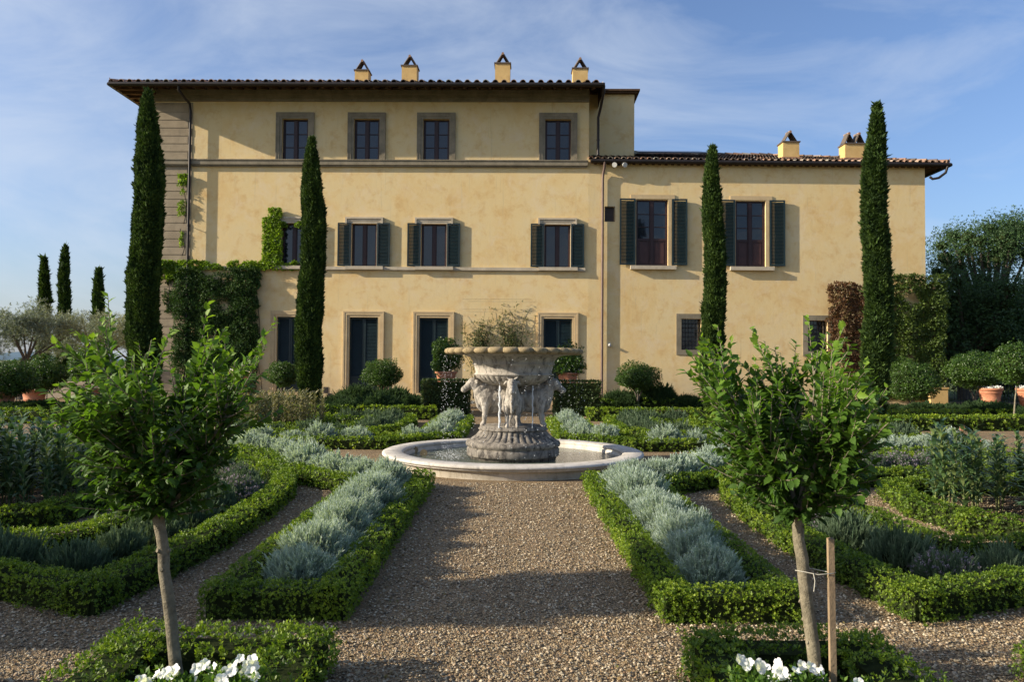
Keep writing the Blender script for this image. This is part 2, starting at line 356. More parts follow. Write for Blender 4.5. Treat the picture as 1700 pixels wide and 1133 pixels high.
def rect(fr, x0, x1, y0, y1):
    a, z1 = fr.px(x0, y0); b, _ = fr.px(x1, y0); a2, z0 = fr.px(x0, y1); b2, _ = fr.px(x1, y1)
    return [(a + a2) / 2, (b + b2) / 2, z0, z1]
LEFT, ZT = -14.45, 12.62
DEEP = 13.0
up = [rect(AX, *q) for q in ((468.5, 511.5, 197, 265), (587.5, 630, 197, 265.5), (702.5, 746, 197.5, 266), (905, 948, 199, 267))]
zu0 = sum(r[2] for r in up) / 4; zu1 = sum(r[3] for r in up) / 4
mid = [rect(AX, *q) for q in ((467, 508, 371, 441), (583.5, 625.5, 371, 442), (699, 741.5, 371.5, 443), (903.5, 947, 373.5, 444.5))]
zm0 = sum(r[2] for r in mid) / 4; zm1 = sum(r[3] for r in mid) / 4
low = [rect(AX, *q) for q in ((459, 503, 527, 651), (579.5, 627, 527, 652), (695.5, 743.5, 527, 653), (902, 949.5, 529, 655))]
zl0 = .40; zl1 = sum(r[3] for r in low) / 4
for r in up: r[2], r[3] = zu0, zu1
for r in mid: r[2], r[3] = zm0, zm1
for r in low: r[2], r[3] = zl0, zl1
wing_l = WING.px(1536, 380)[0]
WZT = 9.75
wbig = [rect(WING, *q) for q in ((1056, 1109, 331, 441), (1221, 1271, 334, 443.5))]
for r in wbig: r[2] = (wbig[0][2] + wbig[1][2]) / 2; r[3] = (wbig[0][3] + wbig[1][3]) / 2
wsm = [rect(WING, *q) for q in ((1131, 1164, 528, 580), (1341, 1374, 533, 584))]
for r in wsm: r[2] = (wsm[0][2] + wsm[1][2]) / 2; r[3] = (wsm[0][3] + wsm[1][3]) / 2
wvent = rect(WING, 1004.5, 1020, 343.5, 367)

mb = MB(AX); wall_sheet(mb, LEFT, CORNER, -.3, ZT, up + mid + low)
mb.quad((LEFT, 0, -.3), (LEFT, 0, ZT), (LEFT, -DEEP, ZT), (LEFT, -DEEP, -.3))
mb.quad((CORNER, 0, 9.5), (CORNER, 0, ZT), (CORNER, -DEEP, ZT), (CORNER, -DEEP, 9.5))
mb.quad((LEFT, -DEEP, -.3), (LEFT, -DEEP, ZT), (CORNER, -DEEP, ZT), (CORNER, -DEEP, -.3))
mb.build('wall', 'stucco', villa)
mb = MB(AX); bx1 = AX.px(1053, 200, -1.6)[0]
mb.box(CORNER + .002, bx1, -8, -1.6, 8.0, 12.93); mb.build('tower_wall', 'stucco', villa)
mb = MB(AX); mb.box(CORNER - .4, bx1 + .12, -8.1, -1.42, 12.935, 13.0); mb.box(CORNER - .4, bx1 + .2, -8.1, -1.34, 13.002, 13.08)
mb.build('tower_roof', 'rafter_wood', villa)
mb = MB(WING); wall_sheet(mb, 0.0, wing_l, -.3, WZT, wbig + wsm + [wvent])
WD = 10.0
mb.quad((wing_l, 0, -.3), (wing_l, 0, WZT), (wing_l, -WD, WZT), (wing_l, -WD, -.3)); mb.quad((.02, -WD, -.3), (.02, -WD, WZT), (wing_l, -WD, WZT), (wing_l, -WD, -.3))
tag(mb.build('wing_wall', 'stucco', villa), 'lower wing wall of warmer golden stucco')

# quoins on the left corner, string courses, cornice
mb = MB(AX); z = .1; i = 0; q1 = AX.px(314.5, 400)[0]; q2 = AX.px(309, 400)[0]
while z < 12.0:
    h = min(.315, 12.0 - z)
    if not (9.36 < z + h / 2 < 9.70): mb.box(LEFT - .035, q1 if i % 2 else q2, 0, .035, z, z + h - .03)
    z += h + .005; i += 1
mb.box(LEFT - .02, q1 + .04, 0, .018, .1, 12.0)
mb.build('quoins', 'quoin_stone', villa)
zs = AX.px(650, 267)[1]; zs2 = AX.px(650, 276)[1]
mb = MB(AX)
mb.box(LEFT - .16, CORNER - .05, 0, .15, zs - .20, zs - .03); mb.box(LEFT - .19, CORNER - .03, 0, .18, zs - .029, zs + .01)
mb.box(LEFT - .10, CORNER - .08, 0, .09, zs - .26, zs - .201)
mb.build('string_course', 'pietra_serena', villa)
zq = AX.px(780, 444)[1]
mb = MB(AX); mb.box(AX.px(440, 440)[0] - 3.9, CORNER - .12, 0, .09, zq - .13, zq - .01); mb.box(AX.px(440, 440)[0] - 3.9, CORNER - .12, 0, .05, zq - .16, zq - .131)
mb.build('string_course', 'light_stone', villa)
mb = MB(AX); mb.box(LEFT - .06, CORNER, 0, .07, 12.05, 12.16); mb.box(LEFT - .1, CORNER, 0, .12, 12.161, 12.3); mb.box(LEFT - .16, CORNER, 0, .19, 12.301, 12.48)
mb.build('cornice', 'pietra_serena', villa)

# windows and doors
def glass_sheet(fr, r, d, parent):
    mb = MB(fr); mb.quad((r[0], d, r[2]), (r[1], d, r[2]), (r[1], d, r[3]), (r[0], d, r[3])); return mb.build('pane', 'glass', parent)
def casement(fr, r, bars, name='window', panel=0.0, mat='casement_wood', d=-.16):
    s0, s1, z0, z1 = r; mb = MB(fr); w = .05; m_ = (s0 + s1) / 2; zp = z0 + (z1 - z0) * panel
    mb.box(s0, s1, d - .05, d + .04, z1 - w, z1); mb.box(s0, s1, d - .05, d + .04, z0, z0 + w)
    mb.box(s0, s0 + w, d - .05, d + .04, z0 + w, z1 - w); mb.box(s1 - w, s1, d - .05, d + .04, z0 + w, z1 - w)
    mb.box(m_ - .055, m_ + .055, d - .05, d + .055, z0 + w, z1 - w)
    for a, b in ((s0 + w, m_ - .055), (m_ + .055, s1 - w)):
        for k in range(1, bars):
            zz = zp + (z1 - w - zp) * k / bars; mb.box(a, b, d - .03, d + .02, zz - .014, zz + .014)
        mb.box(a, a + .035, d - .04, d + .03, z0 + w, z1 - w); mb.box(b - .035, b, d - .04, d + .03, z0 + w, z1 - w)
        if panel: mb.box(a + .035, b - .035, d - .03, d + .025, zp - .05, zp + .05)
    o = mb.build(name, mat, villa)
    glass_sheet(fr, (s0 + w, s1 - w, max(zp, z0 + w), z1 - w), d - .012, o)
    if panel:
        mb = MB(fr)
        for a, b in ((s0 + w + .035, m_ - .09), (m_ + .09, s1 - w - .035)):
            mb.box(a, b, d - .03, d - .005, z0 + w, zp - .05); mb.box(a + .06, b - .06, d - .004, d + .012, z0 + w + .07, zp - .12)
        mb.build('lower_panel', 'panel_wood', o)
    return o
def shutter(fr, s_h, s_f, z0, z1, d_h, d_f, parent, name='shutter', split=None):
    """louvred leaf from hinge s_h (depth d_h) to free edge s_f (depth d_f)."""
    L = math.hypot(s_f - s_h, d_f - d_h); ux, uy = (s_f - s_h) / L, (d_f - d_h) / L; nx_, ny_ = -uy, ux
    if ny_ < 0: nx_, ny_ = -nx_, -ny_
    mb = MB(fr)
    def bx(a, b, t0, t1, za, zb, tilt=0):
        V = []
        for zz, sh in ((za, -tilt), (zb, tilt)):
            for p, q in ((a, t0), (b, t0), (b, t1), (a, t1)): V.append((s_h + ux * p + nx_ * (q + sh), d_h + uy * p + ny_ * (q + sh), zz))
        mb.add(V, [(0, 3, 2, 1), (4, 5, 6, 7), (0, 1, 5, 4), (1, 2, 6, 5), (2, 3, 7, 6), (3, 0, 4, 7)])
    w = .06; bx(0, w, 0, .045, z0, z1); bx(L - w, L, 0, .045, z0, z1); bx(w, L - w, 0, .045, z1 - w, z1); bx(w, L - w, 0, .045, z0, z0 + w * 1.3)
    za = z0 + w * 1.3
    if split: bx(w, L - w, .008, .03, za, z0 + split); bx(w, L - w, 0, .045, z0 + split, z0 + split + w); bx(w + .05, L - w - .05, .0, .04, za + .08, z0 + split - .08); za = z0 + split + w
    z = za + .012
    while z < z1 - w - .03:
        bx(w, L - w, .012, .020, z, z + .054, -.018); z += .056
    return mb.build(name, 'shutter_paint', parent)
for i, r in enumerate(up):
    o = casement(AX, r, 3)
    mb = MB(AX); s0, s1, z0, z1 = r
    ring(mb, s0, s1, z0, z1, .1, 0, .045); ring(mb, s0 - .1, s1 + .1, z0, z1 + .1, .10, 0, .07); ring(mb, s0 - .2, s1 + .2, z0, z1 + .2, .045, 0, .085)
    tag(mb.build('stone_frame', 'pietra_serena', o))
for i, r in enumerate(mid):
    o = casement(AX, r, 1); s0, s1, z0, z1 = r
    mb = MB(AX); ring(mb, s0, s1, z0, z1, .09, 0, .05); ring(mb, s0 - .09, s1 + .09, z1 - .05, z1 + .09, .09, 0, .065); ring(mb, s0 - .18, s1 + .18, z1 - .0, z1 + .18, .07, 0, .10)
    mb.build('stone_frame', 'light_stone', o)
    mb = MB(AX); mb.box(s0 - .22, s1 + .28, .0, .17, z0 - .14, z0 - .01); mb.build('sill', 'light_stone', o)
    shutter(AX, s0 - .02, s0 - .54, z0 - .0, z1 + .02, .035, .05, o); 
    if i: shutter(AX, s1 + .02, s1 + .54, z0 - .0, z1 + .02, .035, .055, o)
    else: shutter(AX, s1 + .02, s1 + .54, z0 - .0, z1 + .02, .035, .09, o)
for i, r in enumerate(low):
    s0, s1, z0, z1 = r; m_ = (s0 + s1) / 2
    mb = MB(AX); mb.quad((s0, -.2, z0), (s1, -.2, z0), (s1, -.2, z1), (s0, -.2, z1)); o = mb.build('door', 'dark_interior', villa)
    shutter(AX, s0 + .01, m_ - .005, z0 + .03, z1 - .02, -.12, -.12, o, 'door_leaf', .55); shutter(AX, s1 - .01, m_ + .005, z0 + .03, z1 - .02, -.12, -.12, o, 'door_leaf', .55)
    mb = MB(AX); ring(mb, s0, s1, z0, z1, .09, 0, .04); ring(mb, s0 - .09, s1 + .09, z0, z1 + .09, .09, 0, .065); ring(mb, s0 - .18, s1 + .18, z0, z1 + .18, .06, 0, .075)
    mb.build('stone_frame', 'ochre_stone', o)
    mb = MB(AX); mb.box(s0 - .3, s1 + .3, 0, .2, z0 - .1, z0 - .002); mb.box(s0 - .24, s1 + .24, 0, .45, -.1, z0 - .102); mb.build('step', 'ochre_stone', o)
for i, r in enumerate(wbig):
    o = casement(WING, r, 3, panel=.40, d=-.12); s0, s1, z0, z1 = r
    mb = MB(WING); mb.box(s0 - .22, s1 + .26, 0, .03, z1 + .03, z1 + .2); mb.box(s1, s1 + .14, 0, .025, z0, z1 + .029); mb.box(s0 - .06, s0, 0, .025, z0, z1 + .029); mb.build('stone_frame', 'ochre_stone', o)
    mb = MB(WING); mb.box(s0 - .24, s1 + .3, 0, .18, z0 - .15, z0 - .005); mb.build('sill', 'light_stone', o)
    shutter(WING, s0 - .04, s0 - .66, z0 + .03, z1 + .03, .04, .05, o); shutter(WING, s1 + .15, s1 + .75, z0 + .03, z1 + .03, .04, .07, o)
for r in wsm:
    s0, s1, z0, z1 = r
    mb = MB(WING); mb.quad((s0, -.25, z0), (s1, -.25, z0), (s1, -.25, z1), (s0, -.25, z1)); o = mb.build('small_window', 'glass', villa)
    mb = MB(WING); ring(mb, s0, s1, z0, z1, .2, 0, .03, True); mb.build('stone_frame', 'pietra_serena', o)
    mb = MB(WING)
    for k in range(1, 6): x = s0 + (s1 - s0) * k / 6; mb.tube([(x, -.08, z0), (x, -.08, z1)], .011, 6)
    for k in range(1, 7): zz = z0 + (z1 - z0) * k / 7; mb.tube([(s0, -.08, zz), (s1, -.08, zz)], .011, 6)
    mb.build('grille', 'dark_iron', o)
mb = MB(WING); mb.quad((wvent[0], -.1, wvent[2]), (wvent[1], -.1, wvent[2]), (wvent[1], -.1, wvent[3]), (wvent[0], -.1, wvent[3])); ring(mb, wvent[0], wvent[1], wvent[2], wvent[3], .02, 0, .012, True)
mb.build('vent_opening', 'vent_dark', villa)
for x, y, w_, h_ in ((547, 656, .16, .12), (660, 650, .28, .26), (400, 654, .14, .12), (541, 648, .2, .24)):
    s_, z_ = AX.px(x, y); mb = MB(AX); mb.box(s_ - w_ / 2, s_ + w_ / 2, 0, .012, z_ - h_ / 2, z_ + h_ / 2)
    for k in range(4): mb.box(s_ - w_ / 2 + .02, s_ + w_ / 2 - .02, .012, .022, z_ - h_ / 2 + h_ * (k + .3) / 4.4, z_ - h_ / 2 + h_ * (k + .7) / 4.4)
    mb.build('wall_vent', 'vent_dark', villa)

# roofs: eaves with rafters, gutter, clay tiles
def tiles(mb, fr, s0, s1, pitch, d0, z0, slope, run, hip0=0, hip1=0, seed=1, rad_=.10):
    r = random.Random(seed); k = 6; ca, sa = math.cos(slope), math.sin(slope); nseg = int(run / .42)
    V = []; Fc = []; T = []
    n_ = int((s1 - s0) / pitch)
    for i in range(n_ + 1):
        s = s0 + i * pitch
        lim = run
        if hip0: lim = min(lim, (s - s0) / hip0 + .1)
        if hip1: lim = min(lim, (s1 - s) / hip1 + .1)
        for j in range(nseg):
            a = j * .42
            if a > lim: break
            b = a + .47; lift = .012; jx = r.uniform(-.015, .015); jt = r.random(); jl = r.uniform(-.02, .03) if j == 0 else r.uniform(0, .012)
            for kind in (0, 1):
                # covering tile (kind 0) and channel between (kind 1)
                b0 = len(V); rr = rad_ if kind == 0 else rad_ * .9; sc_ = s + jx + (pitch / 2 if kind else 0); jt2 = (jt + kind * .37) % 1
                for t_, rk, hh in ((a - jl, 1.08, .03), (b, .88, .0)):
                    for q in range(k + 1):
                        th = math.pi * q / k; x_ = math.cos(th) * rr * rk; y_ = math.sin(th) * rr * rk * (1 if kind == 0 else -.55) + (hh if kind == 0 else .06 + hh * .6)
                        V.append((sc_ + x_, d0 - t_ * ca - y_ * sa * 0, z0 + t_ * sa + y_ * ca)); T.append(jt2)
                for q in range(k): Fc.append((b0 + q, b0 + q + 1, b0 + k + 2 + q, b0 + k + 1 + q))
                # visible thick mouth of the first tile row
                if j == 0 and kind == 0:
                    b1 = len(V)
                    for q in range(k + 1):
                        th = math.pi * q / k
                        for rk in (1.08, .9): V.append((sc_ + math.cos(th) * rr * rk, d0 - (a - jl) * ca + .001, z0 + (a - jl) * sa + math.sin(th) * rr * rk * ca + .03)); T.append(jt2)
                    for q in range(k): Fc.append((b1 + 2 * q, b1 + 2 * q + 1, b1 + 2 * q + 3, b1 + 2 * q + 2))
    mb.add(V, Fc, 0, np.array(T), True)
def eaves(fr, s0, s1, ov, zg, slope, wallz, pitch_r, name_parent, side0, side1, deep):
    # s0,s1: wall ends; roof reaches side0/side1 beyond them; ov: overhang to the front
    a, b = s0 - side0, s1 + side1; ta = math.tan(slope); run = deep / 2 + ov
    mb = MB(fr)
    # deck (underside), front, side and back slopes
    def top(s, d): return zg + .03 + (ov - d) * ta
    c0 = (a, ov, top(0, ov)); c1 = (b, ov, top(0, ov)); hz = top(0, ov - run)
    ra = (a + run if side0 > .6 else a, ov - run, hz); rb = (b - run if side1 > .6 else b, ov - run, hz)
    c2 = (b, ov - 2 * run, top(0, ov)); c3 = (a, ov - 2 * run, top(0, ov))
    t_ = .05
    for sh in (0, t_):
        f = lambda p: (p[0], p[1], p[2] + sh)
        mb.add([f(c0), f(c1), f(rb), f(ra)], [(0, 1, 2, 3)]); mb.add([f(c1), f(c2), f(rb)], [(0, 1, 2)]); mb.add([f(c2), f(c3), f(ra), f(rb)], [(0, 1, 2, 3)]); mb.add([f(c3), f(c0), f(ra)], [(0, 1, 2)])
    mb.box(a, b, ov - .001, ov + .02, top(0, ov) - .1, top(0, ov) + t_)
    # rafters under the deck
    s = a + .2
    while s < b:
        V = []
        for (d, e) in ((ov - .03, 0), (-.2, 0)):
            for ww in (-.045, .045):
                for hh in (-.15, -.002): V.append((s + ww, d, top(0, d) + hh))
        mb.add(V, [(0, 1, 3, 2), (4, 6, 7, 5), (0, 4, 5, 1), (2, 3, 7, 6), (0, 2, 6, 4)]); s += pitch_r
    if side0 > .6:
        d = ov - .3
        while d > -deep + .5:
            zz = top(0, ov); mb.box(a + .03, s0 + .2, d - .045, d + .045, zz - .12, zz - .004 + .0); d -= pitch_r
    o = mb.build('eaves', 'rafter_wood', name_parent)
    # gutter
    mb = MB(fr); zz = top(0, ov) - .02; P = [(a - .07, ov - 2 * run, zz), (a - .07, ov + .08, zz), (b + .07, ov + .08, zz), (b + .07, ov - 2 * run, zz)]
    if side0 <= .6: P = P[1:]; P[0] = (a, ov + .08, zz)
    if side1 <= .6: P = P[:-1]; P[-1] = (b, ov + .08, zz)
    for i in range(len(P) - 1):
        p, q = np.array(P[i]), np.array(P[i + 1]); mb.tube([p, q], .075, 10)
    mb.build('gutter', 'gutter_metal', name_parent)
    mb = MB(fr); e = (a + .02, b - .02)
    tiles(mb, fr, e[0], e[1], pitch_r if pitch_r < .3 else .354, ov + .05, top(0, ov) + t_ + .0, slope, run, 1 if side0 > .6 else 0, 1 if side1 > .6 else 0, seed=int(deep * 10), rad_=.105 if pitch_r > .3 else .085)
    # hip tiles
    for k_, (p, q) in enumerate(((c0, ra), (c1, rb))):
        if (side0, side1)[k_] > .6:
            p, q = np.array(p), np.array(q); L = np.linalg.norm(q - p); u = (q - p) / L; t = .0; r = random.Random(7)
            while t < L: mb.tube([p + u * t + [0, 0, .1], p + u * min(t + .46, L) + [0, 0, .085]], [.115, .095], 8, 0, r.random(), cap=False); t += .4
            mb.tube([p + [0, 0, .02], p + [-.06 if k_ == 0 else .06, .04, .24]], [.05, .012], 6, 0, .2)
    # ridge
    p, q = np.array(ra), np.array(rb); L = q[0] - p[0]; t = 0; r = random.Random(8)
    while t < L: mb.tube([p + [t, 0, .12], p + [min(t + .46, L), 0, .1]], [.12, .1], 8, 0, r.random(), cap=False); t += .4
    mb.build('roof', 'tile_clay', name_parent)
    return top
OV, ZG = 1.2, 12.30
top_main = eaves(AX, LEFT, CORNER, OV, ZG, rad(17), ZT, .5, villa, 1.15, .5, DEEP)
topw_z = 9.62
top_wing = eaves(WING, 0.05, wing_l, .20, topw_z, rad(17), WZT, .256, villa, .0, .82, WD)
def downpipe(fr, P, r=.05, mat='pipe_metal'):
    mb = MB(fr); mb.tube(P, r, 10)
    z = P[-1][2] + .6
    while z < P[-2][2] - .2: mb.tube([(P[-1][0], P[-1][1], z - .02), (P[-1][0], P[-1][1], z + .02)], r * 1.25, 10); mb.box(P[-1][0] - .012, P[-1][0] + .012, 0, P[-1][1], z - .01, z + .01); z += 2.1
    return mb.build('downpipe', mat, villa)
s_, z_ = AX.px(297, 150, OV); sp_ = AX.px(317.5, 300)[0]
downpipe(AX, [(s_, OV + .05, ZG - .04), (s_, OV + .03, ZG - .2), (s_ + .1, OV - .3, ZG - .42), (sp_ - .02, .25, 11.9), (sp_, .19, 11.6), (sp_, .19, 9), (sp_, .19, .1)], .05, 'gutter_metal')
s1_ = AX.px(1000, 400)[0]; s2_ = AX.px(993.5, 200)[0]
s3_ = AX.px(1002.5, 146, OV)[0]
downpipe(AX, [(s3_, OV + .05, ZG - .02), (s3_, OV - .1, ZG - .22), (s2_ + .05, .3, 11.7), (s2_ - .02, .12, 11.4), (s2_ - .02, .12, 9.9)], .055, 'gutter_metal')
downpipe(AX, [(s1_ + .05, .28, 9.6), (s1_ + .05, .24, 9.4), (s1_ + .02, .09, 9.2), (s1_, .07, 9.0), (s1_, .07, .3), (s1_, .07, .1)], .05)
mb = MB(WING); a_ = wing_l; mb.tube([(a_ + .75, .3, topw_z - .05), (a_ + .7, .25, topw_z - .3), (a_ + .45, .2, topw_z - .5), (a_ + .2, .2, topw_z - .55), (a_ + .12, .15, topw_z - .45)], .05, 10); mb.build('downpipe', 'gutter_metal', villa)

def chimney(fr, x0, x1, ytop, d, topf, caps=1, parent=villa, depth=.6):
    s0, z1 = fr.px(x0, ytop, d); s1, _ = fr.px(x1, ytop, d); zb = topf(0, d) - .3
    mb = MB(fr); mb.box(s0, s1, d - depth, d, zb, z1 - .05); mb.box(s0 - .04, s1 + .04, d - depth - .04, d + .04, z1 - .049, z1, 1, .05)
    mb.box(s0 - .09, s1 + .09, d - depth - .1, d + .12, zb, topf(0, d) + .17, 1)
    o = mb.build('chimney', ['chimney_stucco', 'tile_clay'], parent)
    mb = MB(fr); w = (s1 - s0) / caps
    for c in range(caps):
        m_ = s0 + w * (c + .5); hw = min(w * .42, .25); hh = .42
        for sg in (-1, 1):
            # curved clay tile leaning inwards: arc section swept from foot to apex
            V = []; K = 5
            for t in (0, 1):
                for q in range(K + 1):
                    th = math.pi * (q / K - .5); cx = m_ + sg * (hw * (1 - t) + .02); cz = z1 + hh * t
                    V.append((cx + sg * math.cos(th) * .05, d - depth / 2 + math.sin(th) * depth * .42 * (1 - .2 * t), cz + math.cos(th) * .03))
            Fc = [(q, q + 1, K + 2 + q, K + 1 + q) for q in range(K)]; mb.add(V, Fc, 0, .04 + .16 * (sg > 0), True)
            V2 = [(a - sg * .03, b, c2) for a, b, c2 in V]; mb.add(V2, Fc, 0, .1, True)
        mb.tube([(m_, d - depth * .12, z1 + hh + .0), (m_, d - depth * .88, z1 + hh + .03)], .055, 8, 0, .6)
    mb.build('cap', 'tile_clay', o)
for x0, x1, yt, d, k in ((589, 611.5, 115, -2.3, 1), (667, 692, 107.5, -1.7, 1), (822, 847, 103.5, -1.5, 1), (951, 976, 112, -1.5, 1)): chimney(AX, x0, x1, yt, d, top_main, k)
for x0, x1, yt, d, k in ((1300, 1327, 234, -1.0, 1), (1403, 1437, 237, -1.0, 2)): chimney(WING, x0, x1, yt, d, top_wing, k)
sa_, za_ = WING.px(1056, 240, -1.8); sb_, _ = WING.px(1168, 240, -1.8)
mb = MB(WING); zt = top_wing(0, -1.8) + .3
mb.add([(sa_, -1.2, zt - .18), (sb_, -1.2, zt - .18), (sb_, -2.6, zt + .25), (sa_, -2.6, zt + .25), (sa_, -1.2, zt - .13), (sb_, -1.2, zt - .13), (sb_, -2.6, zt + .3), (sa_, -2.6, zt + .3)], [(0, 3, 2, 1), (4, 5, 6, 7), (0, 1, 5, 4), (1, 2, 6, 5), (2, 3, 7, 6), (3, 0, 4, 7)])
mb.build('roof_panel', 'solar_panel', villa)

# floodlight pair and wall lamp
s_, z_ = WING.px(1027, 270); z_ -= .1; fl = empty('floodlight', WING.w((s_, 0, z_))[0], 'pair of small grey floodlights under the eaves of the lower wing', 'lamp')
mb = MB(WING); mb.box(s_ - .05, s_ + .05, 0, .06, z_ - .03, z_ + .1); mb.tube([(s_ - .14, .1, z_ + .05), (s_ + .14, .1, z_ + .05)], .015, 6); mb.build('bracket', 'dark_iron', fl)
for k in (-1, 1):
    mb = MB(WING); c = np.array([s_ + k * .13, .12, z_]); mb.tube([c + [0, 0, .05], c + [k * .05, .1, -.03], c + [k * .08, .2, -.07]], [.05, .085, .1], 12); mb.build('lamp_head', 'lamp_housing', fl)
s_, z_ = WING.px(1011.5, 573); mb = MB(WING); mb.box(s_ - .05, s_ + .05, 0, .05, z_ - .07, z_ + .07); mb.tube([(s_, .05, z_), (s_ + .02, .13, z_ - .02)], [.06, .045], 12)
tag(mb.build('security_camera', 'lamp_housing', None, WING.w((s_, 0, z_))[0]), 'small white camera low on the wall right of the downpipe', 'camera')

# ------------------------------------------------------------------ leaf covered things
def d_cam(P): return np.maximum(2.5, np.linalg.norm(P[:, :2], axis=1))
def hedge(name, pts, w, h, label, cat='hedge', group=None, mat='box_leaf', seed=1, kd=1.0, smin=.022, lump=.018, closed=False, tb=0.0, z0=0.0, sk=.0041):
    """clipped hedge along plan polyline pts: twiggy core and leaf rosettes over its faces."""
    rg = np.random.default_rng(seed); pts = [np.array(p, float) for p in pts]
    if closed: pts = pts + [pts[0]]
    core = MB(); PP, DD, SS = [], [], []
    for i in range(len(pts) - 1):
        a, b = pts[i], pts[i + 1]; L = np.linalg.norm(b - a)
        if L < 1e-4: continue
        u = (b - a) / L; n_ = np.array([-u[1], u[0]]); ins = .035; e = w / 2 - ins - .0035 * ((i * 3 + seed) % 5); jj = .004 * (i % 4)
        V = []
        for zz, sh in ((z0 - .05, 0), (z0 + h - ins - .02 - jj, .0), ):
            for p, sg in ((a - u * e, -1), (b + u * e, 1)):
                for q in (-1, 1): x = p + n_ * q * e; V.append((x[0], x[1], zz))
        core.add(V, [(0, 2, 3, 1), (4, 5, 7, 6), (0, 1, 5, 4), (2, 6, 7, 3), (0, 4, 6, 2), (1, 3, 7, 5)])
        ext = w / 2; per = 2 * h + w; mid_ = np.array([*(a + b) / 2, .2])
        step = .5; ns = max(1, int(round((L + 2 * ext) / step)))
        for k in range(ns):
            t0 = -ext + (L + 2 * ext) * k / ns; t1 = -ext + (L + 2 * ext) * (k + 1) / ns; c = a + u * (t0 + t1) / 2; dc = max(3.0, math.hypot(*c))
            s = max(smin, sk * dc); cnt = int(2.6 * kd * (t1 - t0) * per / s ** 2 * .42)
            if abs(c[0]) > .72 * max(c[1], 0) + 1.5: cnt = cnt // 3; s *= 1.6
            t = rg.uniform(t0, t1, cnt); q = rg.random(cnt) * per
            side = np.where(q < h, -1, np.where(q < h + w, 0, 1)); off = np.where(side == 0, q - h - w / 2, side * w / 2); zz = np.where(side == -1, q, np.where(side == 1, per - q, h))
            nrm = np.stack([n_[0] * side, n_[1] * side, (side == 0) * 1.0], 1)
            P = np.stack([a[0] + u[0] * t + n_[0] * off, a[1] + u[1] * t + n_[1] * off, zz + z0], 1)
            # rounded shoulders
            edge = np.clip((np.abs(off) - (w / 2 - .05)) / .05, 0, 1) * np.clip((zz - (h - .05)) / .05, 0, 1); P[:, 2] -= edge * .03
            P += nrm * (lump * n3(P, 11, seed) + lump * .7 * n3(P, 27, seed * 2) - .012 + rg.normal(size=(cnt)) * .010)[:, None]
            D = nrm * 1.0 + np.array([0, 0, .55]) + rg.normal(size=P.shape) * .45
            PP.append(P); DD.append(D); SS.append(np.full(cnt, s * 1.25) * rg.uniform(.7, 1.25, cnt))
            # end faces
            for end, pe, sg in ((i == 0 and not closed and k == 0, a - u * ext, -1), (i == len(pts) - 2 and not closed and k == ns - 1, b + u * ext, 1)):
                if end:
                    cn = int(2.6 * kd * w * h / s ** 2 * .42); o_ = rg.uniform(-w / 2, w / 2, cn); P = np.stack([pe[0] + n_[0] * o_, pe[1] + n_[1] * o_, z0 + rg.random(cn) * h], 1)
                    nn_ = np.array([u[0] * sg, u[1] * sg, 0]); P += nn_ * (lump * n3(P, 11, seed) - .01)[:, None]
                    PP.append(P); DD.append(nn_ + np.array([0, 0, .5]) + rg.normal(size=P.shape) * .45); SS.append(np.full(cn, s * 1.25) * rg.uniform(.7, 1.25, cn))
    P = np.concatenate(PP); D = np.concatenate(DD); S = np.concatenate(SS)
    T = np.clip(.50 + tb + .18 * n3(P, 3.1, seed + 4) + .14 * n3(P, 14, seed + 9) + rg.normal(size=len(P)) * .15, 0, 1)
    V, Fc, TT = scatter(P, D, S, *ROS5, rg, T)
    org = np.array([pts[0][0], pts[0][1], 0])
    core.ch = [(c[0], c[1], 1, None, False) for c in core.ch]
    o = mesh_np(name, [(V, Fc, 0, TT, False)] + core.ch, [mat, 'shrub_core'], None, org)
    return tag(o, label, cat, group)

